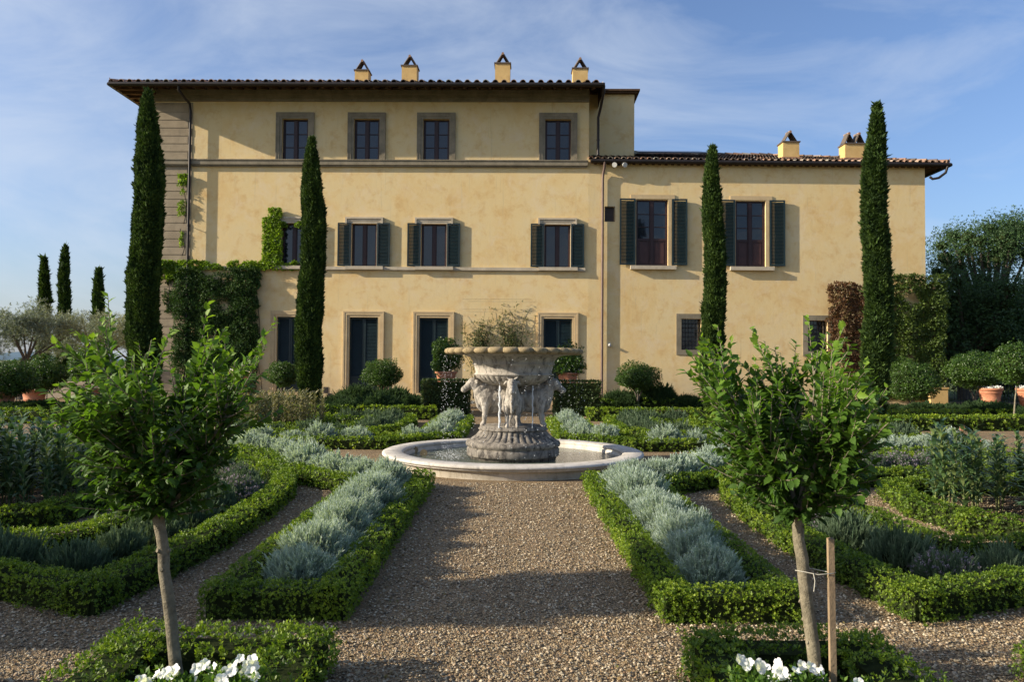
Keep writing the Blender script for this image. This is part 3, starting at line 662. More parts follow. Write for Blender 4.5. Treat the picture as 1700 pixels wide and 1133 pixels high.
def arc(r, a0, a1, n_): return [(r * math.cos(t), r * math.sin(t)) for t in np.linspace(a0, a1, n_)]
def corner_arc(r, x):  # from the point at |x| on the circle to its mirror over the diagonal
    y = math.sqrt(r * r - x * x); return arc(r, math.atan2(y, x), math.atan2(x, y), 9)
LIM = 8.6
def ringarc(r, x0, x1, n_=8): return [(x, math.sqrt(r * r - x * x)) for x in r * np.sin(np.linspace(math.asin(x0 / r), math.asin(x1 / r), n_))]
BEDS = {
 'front': dict(
  A_in=[(1.10, 7.73)] + ringarc(2.95, 1.10, 2.94),
  A_out=[(1.10, 7.735), (1.80, 7.735)] + ringarc(3.6, 1.80, 3.3) + [(3.85, .4), (4.5, -.2), (5.5, -.6), (LIM, -.65)],
  B_out=[(LIM, 7.5), (5.0, 7.4), (3.5, 7.33), (2.66, 7.68), (2.58, 6.9), (2.52, 5.9), (2.55, 4.6), (2.66, 3.5), (2.85, 2.75), (3.3, 2.0), (4.0, 1.1), (4.9, .4), (6.0, .15), (LIM, .1)],
  B_in=[(LIM, 6.2), (4.3, 6.25), (3.75, 6.3), (3.58, 6.0), (3.55, 5.2), (3.4, 4.3), (3.55, 3.5), (3.9, 2.95), (4.6, 2.35), (5.3, 2.05), (6.2, 1.75), (LIM, 1.7)],
  C=[(4.9, 5.6), (4.45, 5.2), (4.38, 4.4), (4.6, 3.3), (5.2, 2.9), (6.4, 2.8), (7.5, 3.2), (7.7, 4.4), (7.2, 5.4), (6.0, 5.7)],
  A_mid=[(1.46, 7.25), (1.46, 3.0)] + ringarc(3.27, 1.6, 3.2, 6) + [(3.9, -.5), (5.0, -1.15), (LIM, -1.25)],
  B_mid=[(4.4, 6.85), (3.2, 6.98), (3.05, 6.2), (3.03, 5.2), (3.0, 4.3), (3.1, 3.3), (3.6, 2.5), (4.4, 1.6), (5.4, 1.1), (LIM, .95)]),
 'back': dict(
  A_in=[(1.10, 7.7)] + ringarc(2.95, 1.10, 2.35) + [(LIM, 1.75)],
  A_out=[(1.10, 7.705), (1.80, 7.705), (1.80, 3.3), (2.3, 2.85), (3.2, 2.62), (LIM, 2.6)],
  B_out=[(LIM, 8.2), (2.7, 8.2), (2.55, 7.4), (2.55, 4.6), (2.9, 3.7), (3.6, 3.32), (LIM, 3.25)],
  B_in=[(LIM, 7.2), (3.6, 7.15), (3.5, 4.9), (3.9, 4.25), (5.0, 4.05), (LIM, 4.0)],
  C=[(4.5, 6.6), (4.3, 6.0), (4.35, 5.2), (4.7, 4.75), (5.7, 4.65), (6.9, 4.8), (7.3, 5.5), (7.2, 6.3), (6.2, 6.65)],
  A_mid=[(1.46, 7.3), (1.46, 3.1), (1.9, 2.65), (2.6, 2.25), (3.4, 2.17), (LIM, 2.17)],
  B_mid=[(4.4, 7.7), (3.1, 7.7), (3.03, 6.2), (3.03, 4.7), (3.3, 4.0), (4.1, 3.66), (LIM, 3.62)])}
QN = [('front left', -1, -1), ('front right', 1, -1), ('back left', -1, 1), ('back right', 1, 1)]
def place(p, sx_, sy_): return (-.06 + (.055 if sx_ < 0 else 0) + sx_ * p[0], FC[1] + sy_ * p[1])
HH = .215
for qi, (qn, sx_, sy_) in enumerate(QN):
    pp = lambda L_: [place(p, sx_, sy_) for p in L_]
    bd = BEDS[qn.split()[0]]; A_in, A_out, B_out, B_in, C_loop = (bd[k_] for k_ in ('A_in', 'A_out', 'B_out', 'B_in', 'C'))
    where = {'front left': 'near left quarter', 'front right': 'near right quarter', 'back left': 'far left quarter beyond the fountain', 'back right': 'far right quarter beyond the fountain'}[qn]
    sd = 10 * qi
    hedge('box_hedge', pp(A_in), .22, HH, 'box hedge edging the central path and basin, ' + where, group='low box hedges of the parterre', seed=sd + 1, tb=.08)
    hedge('box_hedge', pp([(1.17, A_out[0][1] + .004)] + A_out[1:]), .22, HH, 'box hedge outside the silver santolina, ' + where, group='low box hedges of the parterre', seed=sd + 2, tb=.02)
    hedge('box_hedge', pp(B_out), .24, HH + .005, 'box hedge outside the lavender band, ' + where, group='low box hedges of the parterre', seed=sd + 3)
    hedge('box_hedge', pp(B_in), .22, HH, 'box hedge inside the lavender band, ' + where, group='low box hedges of the parterre', seed=sd + 4)
    hedge('box_hedge', pp(C_loop), .24, HH + .015, 'box hedge round the tall lilies, ' + where, group='low box hedges of the parterre', seed=sd + 5, closed=True)
    for nm, inn, out, z in (('soil_bed', A_in, A_out[1:], .004), ('soil_bed', B_in, B_out, .004)):
        m1 = [np.array(place(p, sx_, sy_)) for p in inn]; m2 = [np.array(place(p, sx_, sy_)) for p in out]
        def resam(L_, k=40):
            L_ = np.array(L_); dd = np.concatenate([[0], np.cumsum(np.linalg.norm(np.diff(L_, axis=0), axis=1))]); t = np.linspace(0, dd[-1], k)
            return np.stack([np.interp(t, dd, L_[:, 0]), np.interp(t, dd, L_[:, 1])], 1)
        a, b = resam(m1), resam(m2); V = [(*x, z) for x in a] + [(*x, z) for x in b]; k = 40
        tag(mesh_np(nm, [(np.array(V), [(i, i + 1, k + i + 1, k + i) for i in range(k - 1)], 0, None, False)], 'soil'), kind='structure')
    c = [place(p, sx_, sy_) for p in C_loop]; tag(mesh_np('soil_bed', [(np.array([(*x, .004) for x in c]), [tuple(range(len(c)))], 0, None, False)], 'soil'), kind='structure')

# tree beds at the front, and the next beds at the frame's edge
def boxloop(x0, x1, y0, y1): return [(x0, y1), (x0, y0), (x1, y0), (x1, y1)]
TB = [(-1.86, -1.04, 2.6, 3.98), (1.04, 1.76, 2.6, 4.02)]
hedge('box_hedge', boxloop(*TB[0]), .28, .235, 'low box hedge square round the left young tree and white pansies', seed=61, closed=True, tb=-.02, lump=.04, smin=.030)
hedge('box_hedge', boxloop(*TB[1]), .28, .235, 'low box hedge square round the right young tree and white pansies', seed=62, closed=True, tb=-.02, lump=.04, smin=.030)
hedge('box_hedge', boxloop(2.68, 3.9, 2.3, 3.95), .22, .21, 'low box hedge corner cut off at the lower right edge of the picture', seed=63, closed=True, tb=-.05)
hedge('box_hedge', boxloop(-3.9, -2.75, 2.2, 3.75), .22, .21, 'low box hedge corner cut off at the lower left edge of the picture', seed=64, closed=True, tb=-.05)
for x0, x1, y0, y1 in TB: sheet('soil_bed', x0, x1, y0, y1, .004, 'soil')

# tall clipped hedge blocks before the house
for (x0, x1, lab) in ((-2.75, -1.33, 'tall dark clipped hedge block left of the fountain, behind the splashing bowl'), (1.33, 2.72, 'tall dark clipped hedge block right of the fountain, behind the splashing bowl')):
    hedge('clipped_hedge', [(x0 + .4, 24.4), (x1 - .4, 24.4)], .8, 1.06, lab, group='tall clipped hedge blocks', mat='box_leaf_dark', seed=int(70 + x0), lump=.012, smin=.05, kd=1.2, sk=.0035, tb=.05)

# ------------------------------------------------------------------ silver santolina, lavender and rosemary mounds
def mound_mesh(name, r, h, nsh, L, wd, mats, seed, up=.8, bloom=0.0, lean=1.0, wild=.05):
    rg = np.random.default_rng(seed)
    a = rg.uniform(0, 2 * math.pi, nsh); ct = rg.uniform(0.02, 1, nsh) ** .8; st = np.sqrt(1 - ct ** 2)
    d = np.stack([np.cos(a) * st, np.sin(a) * st, ct], 1)
    lump = 1 + .20 * n3(d, 4.5, seed) + .13 * n3(d, 11, seed)
    base = d * np.array([r * .86, r * .86, h - L * .9]) * lump[:, None]
    D = d * np.array([lean, lean, 1]) * .75 + np.array([0, 0, up]) + rg.normal(size=d.shape) * .2
    ln = L * (rg.uniform(.5, 1.15, nsh) + (rg.random(nsh) < wild) * (.7 if L > .08 else 1.5)); w_ = wd / L
    # spike: two crossed blades, widest in the middle, with side tufts
    tv, tf = [], []
    for k in range(2):
        c, s = (1, 0) if k == 0 else (0, 1); b0 = len(tv)
        for z, ww in ((0, .35), (.35, 1.0), (.7, .8), (1, .08)):
            for sg in (-1, 1): tv.append((c * sg * ww * w_ / 2 + .02 * k, s * sg * ww * w_ / 2, z))
        for j in range(3): tf.append((b0 + 2 * j, b0 + 2 * j + 1, b0 + 2 * j + 3, b0 + 2 * j + 2))
    T = np.clip(.45 + .25 * lump * 0 + .2 * n3(d, 6, seed + 1) + rg.normal(size=nsh) * .17, 0, 1)
    V, Fc, TT = scatter(base, D, ln, tv, tf, rg, T, .2); ch = [(V, Fc, 0, TT, False)]
    tv2, tf2 = rosette(5, .75, L=.5, W=wd / L * 1.1, seed=seed, z0=.5)
    tv2 = tv2 * ([.55, .55, .9] if L < .08 else [.42, .42, 1.0])
    for f_ in ((.1, .4, .7, .95) if L < .08 else (.35, .75)):
        V, Fc, TT = scatter(base + D / np.linalg.norm(D, axis=1)[:, None] * (ln * (f_ - .5))[:, None], D, ln * .8, tv2, tf2, rg, np.clip(T + .06, 0, 1)); ch.append((V, Fc, 0, TT, False))
    if bloom:
        k = int(nsh * bloom); idx = rg.integers(0, nsh, k); Dn = D[idx] / np.linalg.norm(D[idx], axis=1)[:, None]
        tv3, tf3 = rosette(6, .7, L=.5, W=.3, seed=seed + 5); V, Fc, TT = scatter(base[idx] + Dn * ln[idx, None], Dn, L * .45, tv3, tf3, rg); ch.append((V, Fc, 2, TT, False))
    # core dome
    cv, cf = [], []; K, M_ = 28, 12
    for j in range(M_ + 1):
        ph = math.pi / 2 * j / M_
        for i in range(K):
            t = 2 * math.pi * i / K; dd = np.array([[math.cos(t) * math.cos(ph), math.sin(t) * math.cos(ph), math.sin(ph)]]); lm = 1 + .20 * n3(dd, 4.5, seed)[0] + .13 * n3(dd, 11, seed)[0]
            cv.append(dd[0] * [r * .80, r * .80, h - L * 1.2] * lm - [0, 0, .02])
    cf = [(j * K + i, j * K + (i + 1) % K, (j + 1) * K + (i + 1) % K, (j + 1) * K + i) for j in range(M_) for i in range(K)]
    ch.append((np.array(cv), cf, 1, None, True))
    return mesh_np(name, ch, mats)
def protos(name, n_, **kw):
    L_ = []
    for i in range(n_): o = mound_mesh(name, seed=kw['seed'] + i, **{k: v for k, v in kw.items() if k != 'seed'}); L_.append(o)
    return L_
USED = set()
def put(protolist, i, x, y, sc_, rz, label, cat, group, z=0.0, sz=None):
    p = protolist[i % len(protolist)]
    if p.name in USED: o = dup(p)
    else: o = p; USED.add(p.name)
    o.location = (x, y, z); o.rotation_euler = (0, 0, rz); o.scale = (sc_, sc_, sz or sc_)
    return tag(o, label, cat, group)
SN = protos('santolina_bush', 3, r=.34, h=.44, nsh=5200, L=.068, wd=.006, mats=['santolina_leaf', 'santolina_core'], seed=200, up=.55, wild=.09)
SM = protos('santolina_bush', 3, r=.36, h=.43, nsh=3000, L=.075, wd=.012, mats=['santolina_leaf', 'santolina_core'], seed=210, up=.55, wild=.06)
LN = protos('lavender_bush', 2, r=.25, h=.30, nsh=1900, L=.10, wd=.007, mats=['lavender_leaf', 'shrub_core', 'lavender_bloom'], seed=220, up=1.1)
LB = protos('lavender_bush', 2, r=.24, h=.28, nsh=1500, L=.10, wd=.007, mats=['lavender_leaf', 'shrub_core', 'lavender_bloom'], seed=230, up=1.1, bloom=.22)
LM = protos('lavender_bush', 2, r=.34, h=.36, nsh=700, L=.14, wd=.018, mats=['lavender_leaf', 'shrub_core', 'lavender_bloom'], seed=240, up=1.0)
ORD = ['first', 'second', 'third', 'fourth', 'fifth', 'sixth', 'seventh', 'eighth', 'ninth', 'tenth', 'eleventh', 'twelfth', 'thirteenth', 'fourteenth', 'fifteenth', 'sixteenth']
def along(path, step, start=0.0, end=None):
    L_ = np.array(path); dd = np.concatenate([[0], np.cumsum(np.linalg.norm(np.diff(L_, axis=0), axis=1))]); t = np.arange(start, end or dd[-1], step)
    return [(float(np.interp(a, dd, L_[:, 0])), float(np.interp(a, dd, L_[:, 1]))) for a in t]
A_mid_old = [(1.335, 7.55), (1.335, 3.35)] + [] + [(3.3, 1.335), (LIM, 1.335)]
B_mid_old = [(3.6, 7.25), (3.0, 7.2), (2.82, 6.6), (2.8, 5.5), (2.85, 4.6), (3.1, 3.9), (3.7, 3.3), (4.4, 2.72), (5.4, 2.48), (LIM, 2.45)]
rr = random.Random(4)
QW = {'front left': 'near left quarter of the garden', 'front right': 'near right quarter of the garden', 'back left': 'left quarter beyond the fountain', 'back right': 'right quarter beyond the fountain'}
for qi, (qn, sx_, sy_) in enumerate(QN):
    near = sy_ < 0; A_mid, B_mid = BEDS[qn.split()[0]]['A_mid'], BEDS[qn.split()[0]]['B_mid']
    for k, p in enumerate(along(A_mid, .44 if near else .6, .0)):
        x, y = place(p, sx_, sy_)
        if not near and k in (3, 4, 9): continue
        if abs(x) > .68 * y + .8: continue
        s = rr.uniform(.66, .86) * (1 if near else 1.05); 
        if qn == 'front right' and k < 2: s *= .82
        if p[0] > 3.2: s *= .92
        gp_ = SN if y < 10.3 else SM
        put(gp_, rr.randrange(3), x + rr.uniform(-.04, .04), y + rr.uniform(-.04, .04), s, rr.uniform(0, 6.3), f'silver santolina mound, {ORD[min(k, 15)]} from the {"front" if near else "back"}, {QW[qn]}', 'shrub', 'silver santolina mounds', sz=s * rr.uniform(.88, 1.08))
    for k, p in enumerate(along(B_mid, .56 if near else .66, .1)):
        x, y = place(p, sx_, sy_)
        if abs(x) > .68 * y + .8: continue
        bl = rr.random() < .4; L_ = (LB if bl else LN) if near else LM
        s = rr.uniform(.78, 1.1); put(L_, rr.randrange(2), x + rr.uniform(-.06, .06), y + rr.uniform(-.05, .05), s, rr.uniform(0, 6.3), f'lavender tuft{" with mauve buds" if bl and near else ""}, {ORD[min(k, 15)]} along its band, {QW[qn]}', 'shrub', 'lavender tufts between the low hedges')

# rosemary and big lavender domes near the house and at the sides
RM = protos('rosemary_bush', 2, r=.75, h=.62, nsh=3600, L=.17, wd=.022, mats=['rosemary_leaf', 'shrub_core'], seed=250, up=.7)
RL = protos('lavender_dome', 2, r=.95, h=.62, nsh=4200, L=.12, wd=.022, mats=['rosemary_leaf', 'shrub_core'], seed=260, up=.3)
for k, (px, py, dd, s, lab) in enumerate(((470, 668, 24.5, .9, 'beside the second cypress base'), (600, 662, 27, 1.2, 'under the left round topiary'), (650, 664, 26.5, 1.1, 'right of the topiary trunk before the second door'), (560, 672, 25.5, .8, 'left of the topiary before the house'), (690, 668, 26, .8, 'against the left tall hedge block'),
        (1030, 676, 28, 1.0, 'below the short topiary on the right lawn edge'), (1085, 668, 28.5, 1.3, 'right of the short topiary by the wing wall'), (1140, 676, 28, .8, 'between the short topiary and third cypress'), (415, 690, 21, .8, 'left of the dry lilies beyond the fountain'), (450, 694, 20.5, .75, 'in front of the dry lilies beyond the fountain'), (630, 680, 23, 1.0, 'in the dark green row behind the far left hedges'), (575, 684, 22.5, .8, 'leftmost of the row behind the far left hedges'))):
    x = (px - 850) / F * dd; put(RM, k, x, dd, s, k * 1.3, 'dark green rosemary mound ' + lab, 'shrub', 'rosemary mounds along the house')
for k, (px, dd, s, lab) in enumerate(((1480, 25.5, .9, 'right of the fourth cypress'), (1540, 24.5, 1.1, 'in front of the stone flower box'), (1632, 23.5, 1.35, 'in front of the large terracotta pot'), (1712, 22.5, 1.1, 'at the right edge beside the young standard tree'), (1590, 26, .9, 'between the flower box and the round topiary'),
        (60, 24, 1.3, 'before the potted trees at far left'), (-10, 22.5, 1.2, 'cut by the left edge of the picture'), (130, 25, 1.1, 'behind the left young tree'), (190, 26, 1.0, 'left of the large dark cypress'))):
    x = (px - 850) / F * dd; put(RL, k, x, dd, s, k * 1.1, 'wide green lavender dome ' + lab, 'shrub', 'clipped lavender domes at the sides', sz=s * (.68 if px > 800 else .42))
# extra hedge lines between the far beds and the house
for k, (pts, lab) in enumerate(([[(-2.4, 22.2), (-6.5, 22.2)], 'low box hedge row in front of the rosemary, far left of the central axis'], [[(2.4, 22.2), (7.5, 22.4)], 'low box hedge row before the wing wall, right of the tall hedge block'],
        [[(7.5, 19.5), (14.5, 20.2)], 'low box hedge row before the lavender domes at right'], [[(-8.5, 19.6), (-15.5, 20.0)], 'low box hedge row before the lavender domes at left'], [[(8.6, 22.2), (16, 22.6)], 'farther low box hedge row beside the fourth cypress'], [[(3.2, 27.6), (8.2, 28.2)], 'dark low hedge along the foot of the wing wall'])):
    hedge('box_hedge', pts, .5, .34, lab, group='low hedge rows near the house', seed=80 + k, tb=.05 if k < 5 else -.2)

# ------------------------------------------------------------------ tall lilies in the C beds
def lily_mesh(name, seed, h, mat, flower=False):
    r = random.Random(seed); rg = np.random.default_rng(seed); mb = MB(); lx, ly = r.uniform(-.06, .06), r.uniform(-.06, .06)
    P = [(lx * t * t, ly * t * t, h * t) for t in np.linspace(0, 1, 6)]; mb.tube(P, [.009, .008, .007, .006, .005, .004], 5, 0, .9)
    V, Fc, T = [], [], []
    nl = 30
    for i in range(nl):
        t = .18 + .8 * i / nl; a = i * 2.4 + r.uniform(-.3, .3); L = r.uniform(.16, .27) * (1.1 - .4 * t); w = r.uniform(.015, .026) * (1 if mat == 'lily_leaf' else .7); droop = r.uniform(.8, 2.2); b0 = len(V); tt = r.uniform(.1, .9)
        base = np.array([lx * t * t, ly * t * t, h * t]); pos = base.copy(); ang = r.uniform(.3, .7)
        for j in range(5):
            f = j / 4; ww = w * math.sin(math.pi * (.12 + .86 * f)) + .001; el = math.pi / 2 - ang - droop * f
            V += [tuple(pos + np.array([-math.sin(a), math.cos(a), .25]) * ww), tuple(pos + np.array([math.sin(a), -math.cos(a), .25]) * ww)]; T += [tt, tt]
            pos = pos + np.array([math.cos(a) * math.cos(el), math.sin(a) * math.cos(el), math.sin(el)]) * L / 4
        for j in range(4): Fc.append((b0 + 2 * j, b0 + 2 * j + 1, b0 + 2 * j + 3, b0 + 2 * j + 2))
    mb.add(V, Fc, 0, np.array(T))
    if flower:
        V, Fc, TT = scatter(np.array([[lx, ly, h - .02]] * 3), np.array([[.2, 0, 1.0]] * 3), .10, *rosette(6, .5, L=.6, W=.3, seed=seed), rg); mb.ch.append((V, Fc, 1, TT, False))
    return mesh_np(name, mb.ch, [mat, 'pink_petal'])
LF = [lily_mesh('lily_plant', 300 + i, .86, 'lily_leaf') for i in range(4)] + [lily_mesh('lily_plant', 310, .8, 'lily_leaf', True)]
LD = [lily_mesh('lily_plant', 320 + i, .86, 'dry_lily_leaf') for i in range(3)]
def put_grid(L_, cx, cy, rx, ry, n_, seed, lab, grp):
    r = random.Random(seed)
    for k in range(n_):
        a = r.uniform(0, 6.3); q = math.sqrt(r.random()); x, y = cx + rx * q * math.cos(a), cy + ry * q * math.sin(a); s = r.uniform(.75, 1.12)
        put(L_, r.randrange(len(L_)), x, y, s, r.uniform(0, 6.3), lab, 'plant', grp)
put_grid(LF[:4], FC[0] - 6.0, FC[1] - 4.2, 1.45, 1.2, 130, 1, 'tall slender green lily stem in the hedged bed at left', 'tall lilies in the near left bed')
put_grid(LF[:4] * 4 + LF[4:], FC[0] + 6.05, FC[1] - 4.2, 1.45, 1.2, 130, 2, 'tall slender lily stem with drooping leaves in the hedged bed at right', 'tall lilies in the near right bed')
put_grid(LD, FC[0] - 5.6, FC[1] + 5.6, 1.25, .85, 90, 3, 'faded straw coloured lily stem in the bed left of and beyond the fountain', 'dry lilies beyond the fountain')
put_grid(LF[:4], FC[0] + 5.8, FC[1] + 5.6, 1.1, .85, 45, 4, 'tall green lily stem beside the base of the third cypress', 'lilies beyond the fountain at right')

# ------------------------------------------------------------------ cypresses
def cypress_meshes(h, r, seed, nspray, ssc, z_low=.12):
    rg = np.random.default_rng(seed); t = rg.random(nspray) ** .9; a = rg.uniform(0, 2 * math.pi, nspray)
    def prof(t): return np.minimum(.6 + 2.5 * t, 1.0) * (.98 - .30 * t) * np.clip(1 - np.clip((t - .70) / .305, 0, 1) ** 2.2, .02, 1) ** .85
    zz = z_low + t * (h - z_low)
    P0 = np.stack([np.cos(a), np.sin(a), zz], 1); lump = 1 + .12 * n3(P0 * [2, 2, 2.2], 1, seed) + .10 * n3(P0 * [5, 5, 4], 1, seed)
    R_ = r * prof(t) * lump * rg.uniform(.86, 1.04, nspray); wob = .06 * np.sin(zz * 1.1 + seed)
    P = np.stack([np.cos(a) * R_ + wob, np.sin(a) * R_, zz], 1); out = np.stack([np.cos(a), np.sin(a), 0 * a], 1)
    D = out * .42 + [0, 0, 1.0] + rg.normal(size=P.shape) * .16
    tv, tf = rosette(5, .40, L=1.0, W=.16, seed=seed); S = ssc * (rg.uniform(.6, 1.35, nspray) + (rg.random(nspray) < .03) * .9)
    T = np.clip(.42 + .25 * n3(P0 * [4, 4, 3.5], 1, seed + 2) + rg.normal(size=nspray) * .17, 0, 1)
    V, Fc, TT = scatter(P, D, S, tv, tf, rg, T)
    tt = np.linspace(0, 1, 24); core = MB(); prof_ = [(float(r * prof(np.array([x]))[0] * .86 * (1 - .0 * x)) if x < .985 else .01, float(z_low + x * (h - z_low) * .985)) for x in tt]
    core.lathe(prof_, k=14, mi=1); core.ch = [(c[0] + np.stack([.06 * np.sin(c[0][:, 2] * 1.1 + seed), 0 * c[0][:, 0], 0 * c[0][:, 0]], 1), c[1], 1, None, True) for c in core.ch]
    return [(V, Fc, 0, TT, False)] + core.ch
def cypress(x, y, h, r, seed, label, nspray=30000, ssc=.095, group='tall slender cypresses'):
    e = empty('cypress_tree', (x, y, 0), label, 'tree', group)
    o = mesh_np('crown', cypress_meshes(h, r, seed, nspray, ssc), ['cypress_leaf', 'cypress_core'], e)
    mb = MB(); mb.tube([(0, 0, -.1), (0, 0, .3), (0, 0, h * .3)], [.14, .10, .05], 10); t = mesh_np('trunk', mb.ch, 'dark_bark', e); return e
def atx(px, d): return (px - 850) / F * d
cypress(atx(240, 22), 22, 9.2, .43, 1, 'tallest dark cypress, before the left corner of the villa', 34000)
cypress(atx(515, 24.5), 24.5, 8.62, .405, 2, 'slender cypress in front of the ivy framed shutter window', 30000)
cypress(atx(1184.5, 24.5), 24.5, 8.45, .34, 3, 'thin cypress between the two big shuttered windows of the wing', 28000)
cypress(atx(1456, 22), 22, 9.0, .365, 4, 'tall cypress near the right end of the wing', 32000)
cypress(-10.6, 3.3, 9.2, .40, 5, 'cypress standing outside the picture to the left', 5000, .25)
for k, (px, yt, d, lab) in enumerate(((71, 431, 60, 'distant cypress at the far left edge of the skyline'), (104.5, 411, 60, 'tallest of the distant cypresses on the left skyline'), (162, 449, 62, 'distant cypress nearest to the villa on the left skyline'))):
    cypress(atx(px, d), d, 1.6 + (598 - yt) * d / F, .35, 20 + k, lab, 5000, .26, 'distant cypresses on the left')

# ------------------------------------------------------------------ round headed trees and shrubs
def ball_chunks(c, rx, rz, nl, size, seed, tmpl=None, irr=.14, fill=.35, tb=0.0, flat=0):
    rg = np.random.default_rng(seed); d = rg.normal(size=(nl, 3)); d /= np.linalg.norm(d, axis=1)[:, None]
    if flat: d[:, 2] = np.where(d[:, 2] < 0, d[:, 2] * flat, d[:, 2])
    lump = 1 + irr * n3(d, 3.2, seed) + irr * .7 * n3(d, 7.5, seed + 3)
    q = 1 - fill * rg.random(nl) ** 1.7
    P = np.array(c) + d * [rx, rx, rz] * (lump * q)[:, None]; D = d + [0, 0, .4] + rg.normal(size=d.shape) * .5
    T = np.clip(.5 + tb + .2 * n3(d, 5, seed + 1) + rg.normal(size=nl) * .18, 0, 1)
    V, Fc, TT = scatter(P, D, size * rg.uniform(.7, 1.3, nl), *(tmpl or ROS5), rg, T)
    return (V, Fc, 0, TT, False)
def core_ball(c, rx, rz, k=.72, mi=1, flat=1.0):
    mb = MB(); mb.lathe([(max(.001, rx * k * math.cos(p)), rz * k * math.sin(p) * (flat if p < 0 else 1)) for p in np.linspace(-math.pi / 2, math.pi / 2, 9)], c, 14, mi); return [(x[0], x[1], mi, None, True) for x in mb.ch]
def topiary(x, y, r, rz, zc, label, seed, mat='citrus_leaf', size=.09, nl=3500, trunkr=.045, pot=None, group=None, cat='tree', name='topiary_tree', base_z=0, twisty=True, core=.62, irr=.2):
    e = empty(name, (x, y, base_z), label, cat, group)
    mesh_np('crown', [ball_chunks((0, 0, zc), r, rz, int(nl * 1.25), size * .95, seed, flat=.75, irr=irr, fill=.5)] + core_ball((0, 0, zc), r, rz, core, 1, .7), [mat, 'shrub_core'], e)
    mb = MB(); rg = random.Random(seed)
    zt = zc - rz * .35
    for k in range(3 if twisty else 1):
        a = k * 2.1 + rg.random(); P = [(0, 0, 0)] + [(math.cos(a) * r * .45 * t * t + rg.uniform(-.02, .02), math.sin(a) * r * .45 * t * t + rg.uniform(-.02, .02), zt * (.25 + .75 * t)) for t in (0.05, .4, .7, 1)]
        mb.tube(P, [trunkr, trunkr * .8, trunkr * .6, trunkr * .5, trunkr * .3], 8)
    mesh_np('trunk', mb.ch, 'dark_bark', e); return e
def pot(x, y, r, h, label, flowers=False, seed=1, z=0):
    e = empty('terracotta_pot', (x, y, z), label, 'plant pot', 'terracotta pots')
    mb = MB(); mb.lathe([(0, 0), (r * .62, 0), (r * .66, h * .1), (r * .74, h * .35), (r * .78, h * .37), (r * .78, h * .42), (r * .76, h * .44), (r * .86, h * .74), (r * .9, h * .76), (r * .9, h * .8), (r * .88, h * .82), (r * .92, h * .88), (r * 1.02, h * .9), (r * 1.02, h), (r * .88, h), (r * .86, h * .9), (0, h * .88)], k=32)
    mesh_np('pot_body', mb.ch, 'terracotta', e)
    mb = MB(); mb.lathe([(0, h * .93), (r * .85, h * .91)], k=20); mesh_np('pot_soil', mb.ch, 'soil', e)
    if flowers:
        rg = np.random.default_rng(seed); n_ = 70; a = rg.uniform(0, 6.3, n_); q = np.sqrt(rg.random(n_)) * r * .98; P = np.stack([np.cos(a) * q, np.sin(a) * q, h + rg.random(n_) * .1], 1)
        V, Fc, T = scatter(P, rg.normal(size=(n_, 3)) * .4 + [0, -.4, 1], .085, *rosette(5, 1.2, L=.6, W=.42, seed=2), rg); mesh_np('white_flowers', [(V, Fc, 0, T, False)], 'petal', e)
    return e
# four topiaries along the house
topiary(atx(470, 27.5), 27.5, .50, .50, 1.12, 'round topiary tree half hidden behind the second cypress', 401, group='round topiary trees along the house', nl=3200, size=.075)
topiary(atx(635.5, 27.5), 27.5, .66, .55, 1.15, 'round topiary tree between the second and third doors', 402, group='round topiary trees along the house', nl=4200, size=.075)
topiary(atx(1059.5, 27.5), 27.5, .74, .52, 1.12, 'wide topiary tree with a forked trunk before the wing wall', 403, group='round topiary trees along the house', nl=4200, size=.08, core=.55)
# potted shrubs on either side of the central axis
for k, (px, d, zc, rx, rz, lab, plab, th) in enumerate(((741, 26, 1.75, .42, .62, 'leafy shrub growing from the pot left of the fountain', 'terracotta pot above the left tall hedge block', 0), (943, 26, 1.62, .5, .6, 'leafy shrub growing from the pot right of the fountain bowl', 'terracotta pot above the right tall hedge block', 0))):
    pot(atx(px, d), d, .36, .6, plab, z=.72); e = topiary(atx(px, d), d, rx, rz, zc - .9, lab, 410 + k, name='potted_shrub', cat='shrub', base_z=1.3 - .4, nl=2300, size=.10, core=.2, irr=.42, group='potted shrubs at the entrance')
    mb = MB(); x = atx(px, d); mb.box(x - .3, x + .3, d - .3, d + .3, 0, .72); tag(mb.build('plinth', 'light_stone', None, (x, d, 0)), 'stone plinth under the ' + ('left' if k == 0 else 'right') + ' entrance pot, behind the tall hedge', 'plinth')
# left: potted citrus balls, terrace
for k, (px, py, d, r, lab, cx) in enumerate(((70, 628, 27, .78, 'dense round citrus tree in a terracotta pot, second from the left edge', 59), (14, 634, 24, .75, 'dark round citrus tree cut by the left edge', 5), (152, 612, 27, .72, 'round citrus tree mostly behind the left young tree', 150), (398, 612, 28.5, .6, 'low shrub in the pot of white flowers behind the left young tree', 398))):
    zc = 1.6 + (598 - py) * d / F
    if k < 3: pot(atx(cx, d), d, .42, .62, ['terracotta pot under the dense round citrus tree at left', 'terracotta pot at the extreme left edge', 'terracotta pot glimpsed behind the left young tree'][k])
    else: pot(atx(cx, d), d, .36, .75, 'terracotta pot of white flowers by the villa ivy, behind the left young tree', True, z=.45)
    if k < 3: topiary(atx(px, d), d, r, r * .85, zc, lab, 420 + k, nl=4500, size=.085, group='citrus trees in pots')
mb = MB(); x = atx(398, 28.5); mb.box(x - .32, x + .32, 28.2, 28.8, 0, .45); tag(mb.build('plinth', 'chimney_stucco', None, (x, 28.5, 0)), 'ochre plinth under the pot of white flowers near the ivy', 'plinth')
mb = MB(); mb.box(-45, -15.6, 33.0, 33.3, 0, .55); mb.box(-45, -15.5, 32.95, 33.35, .551, .68)
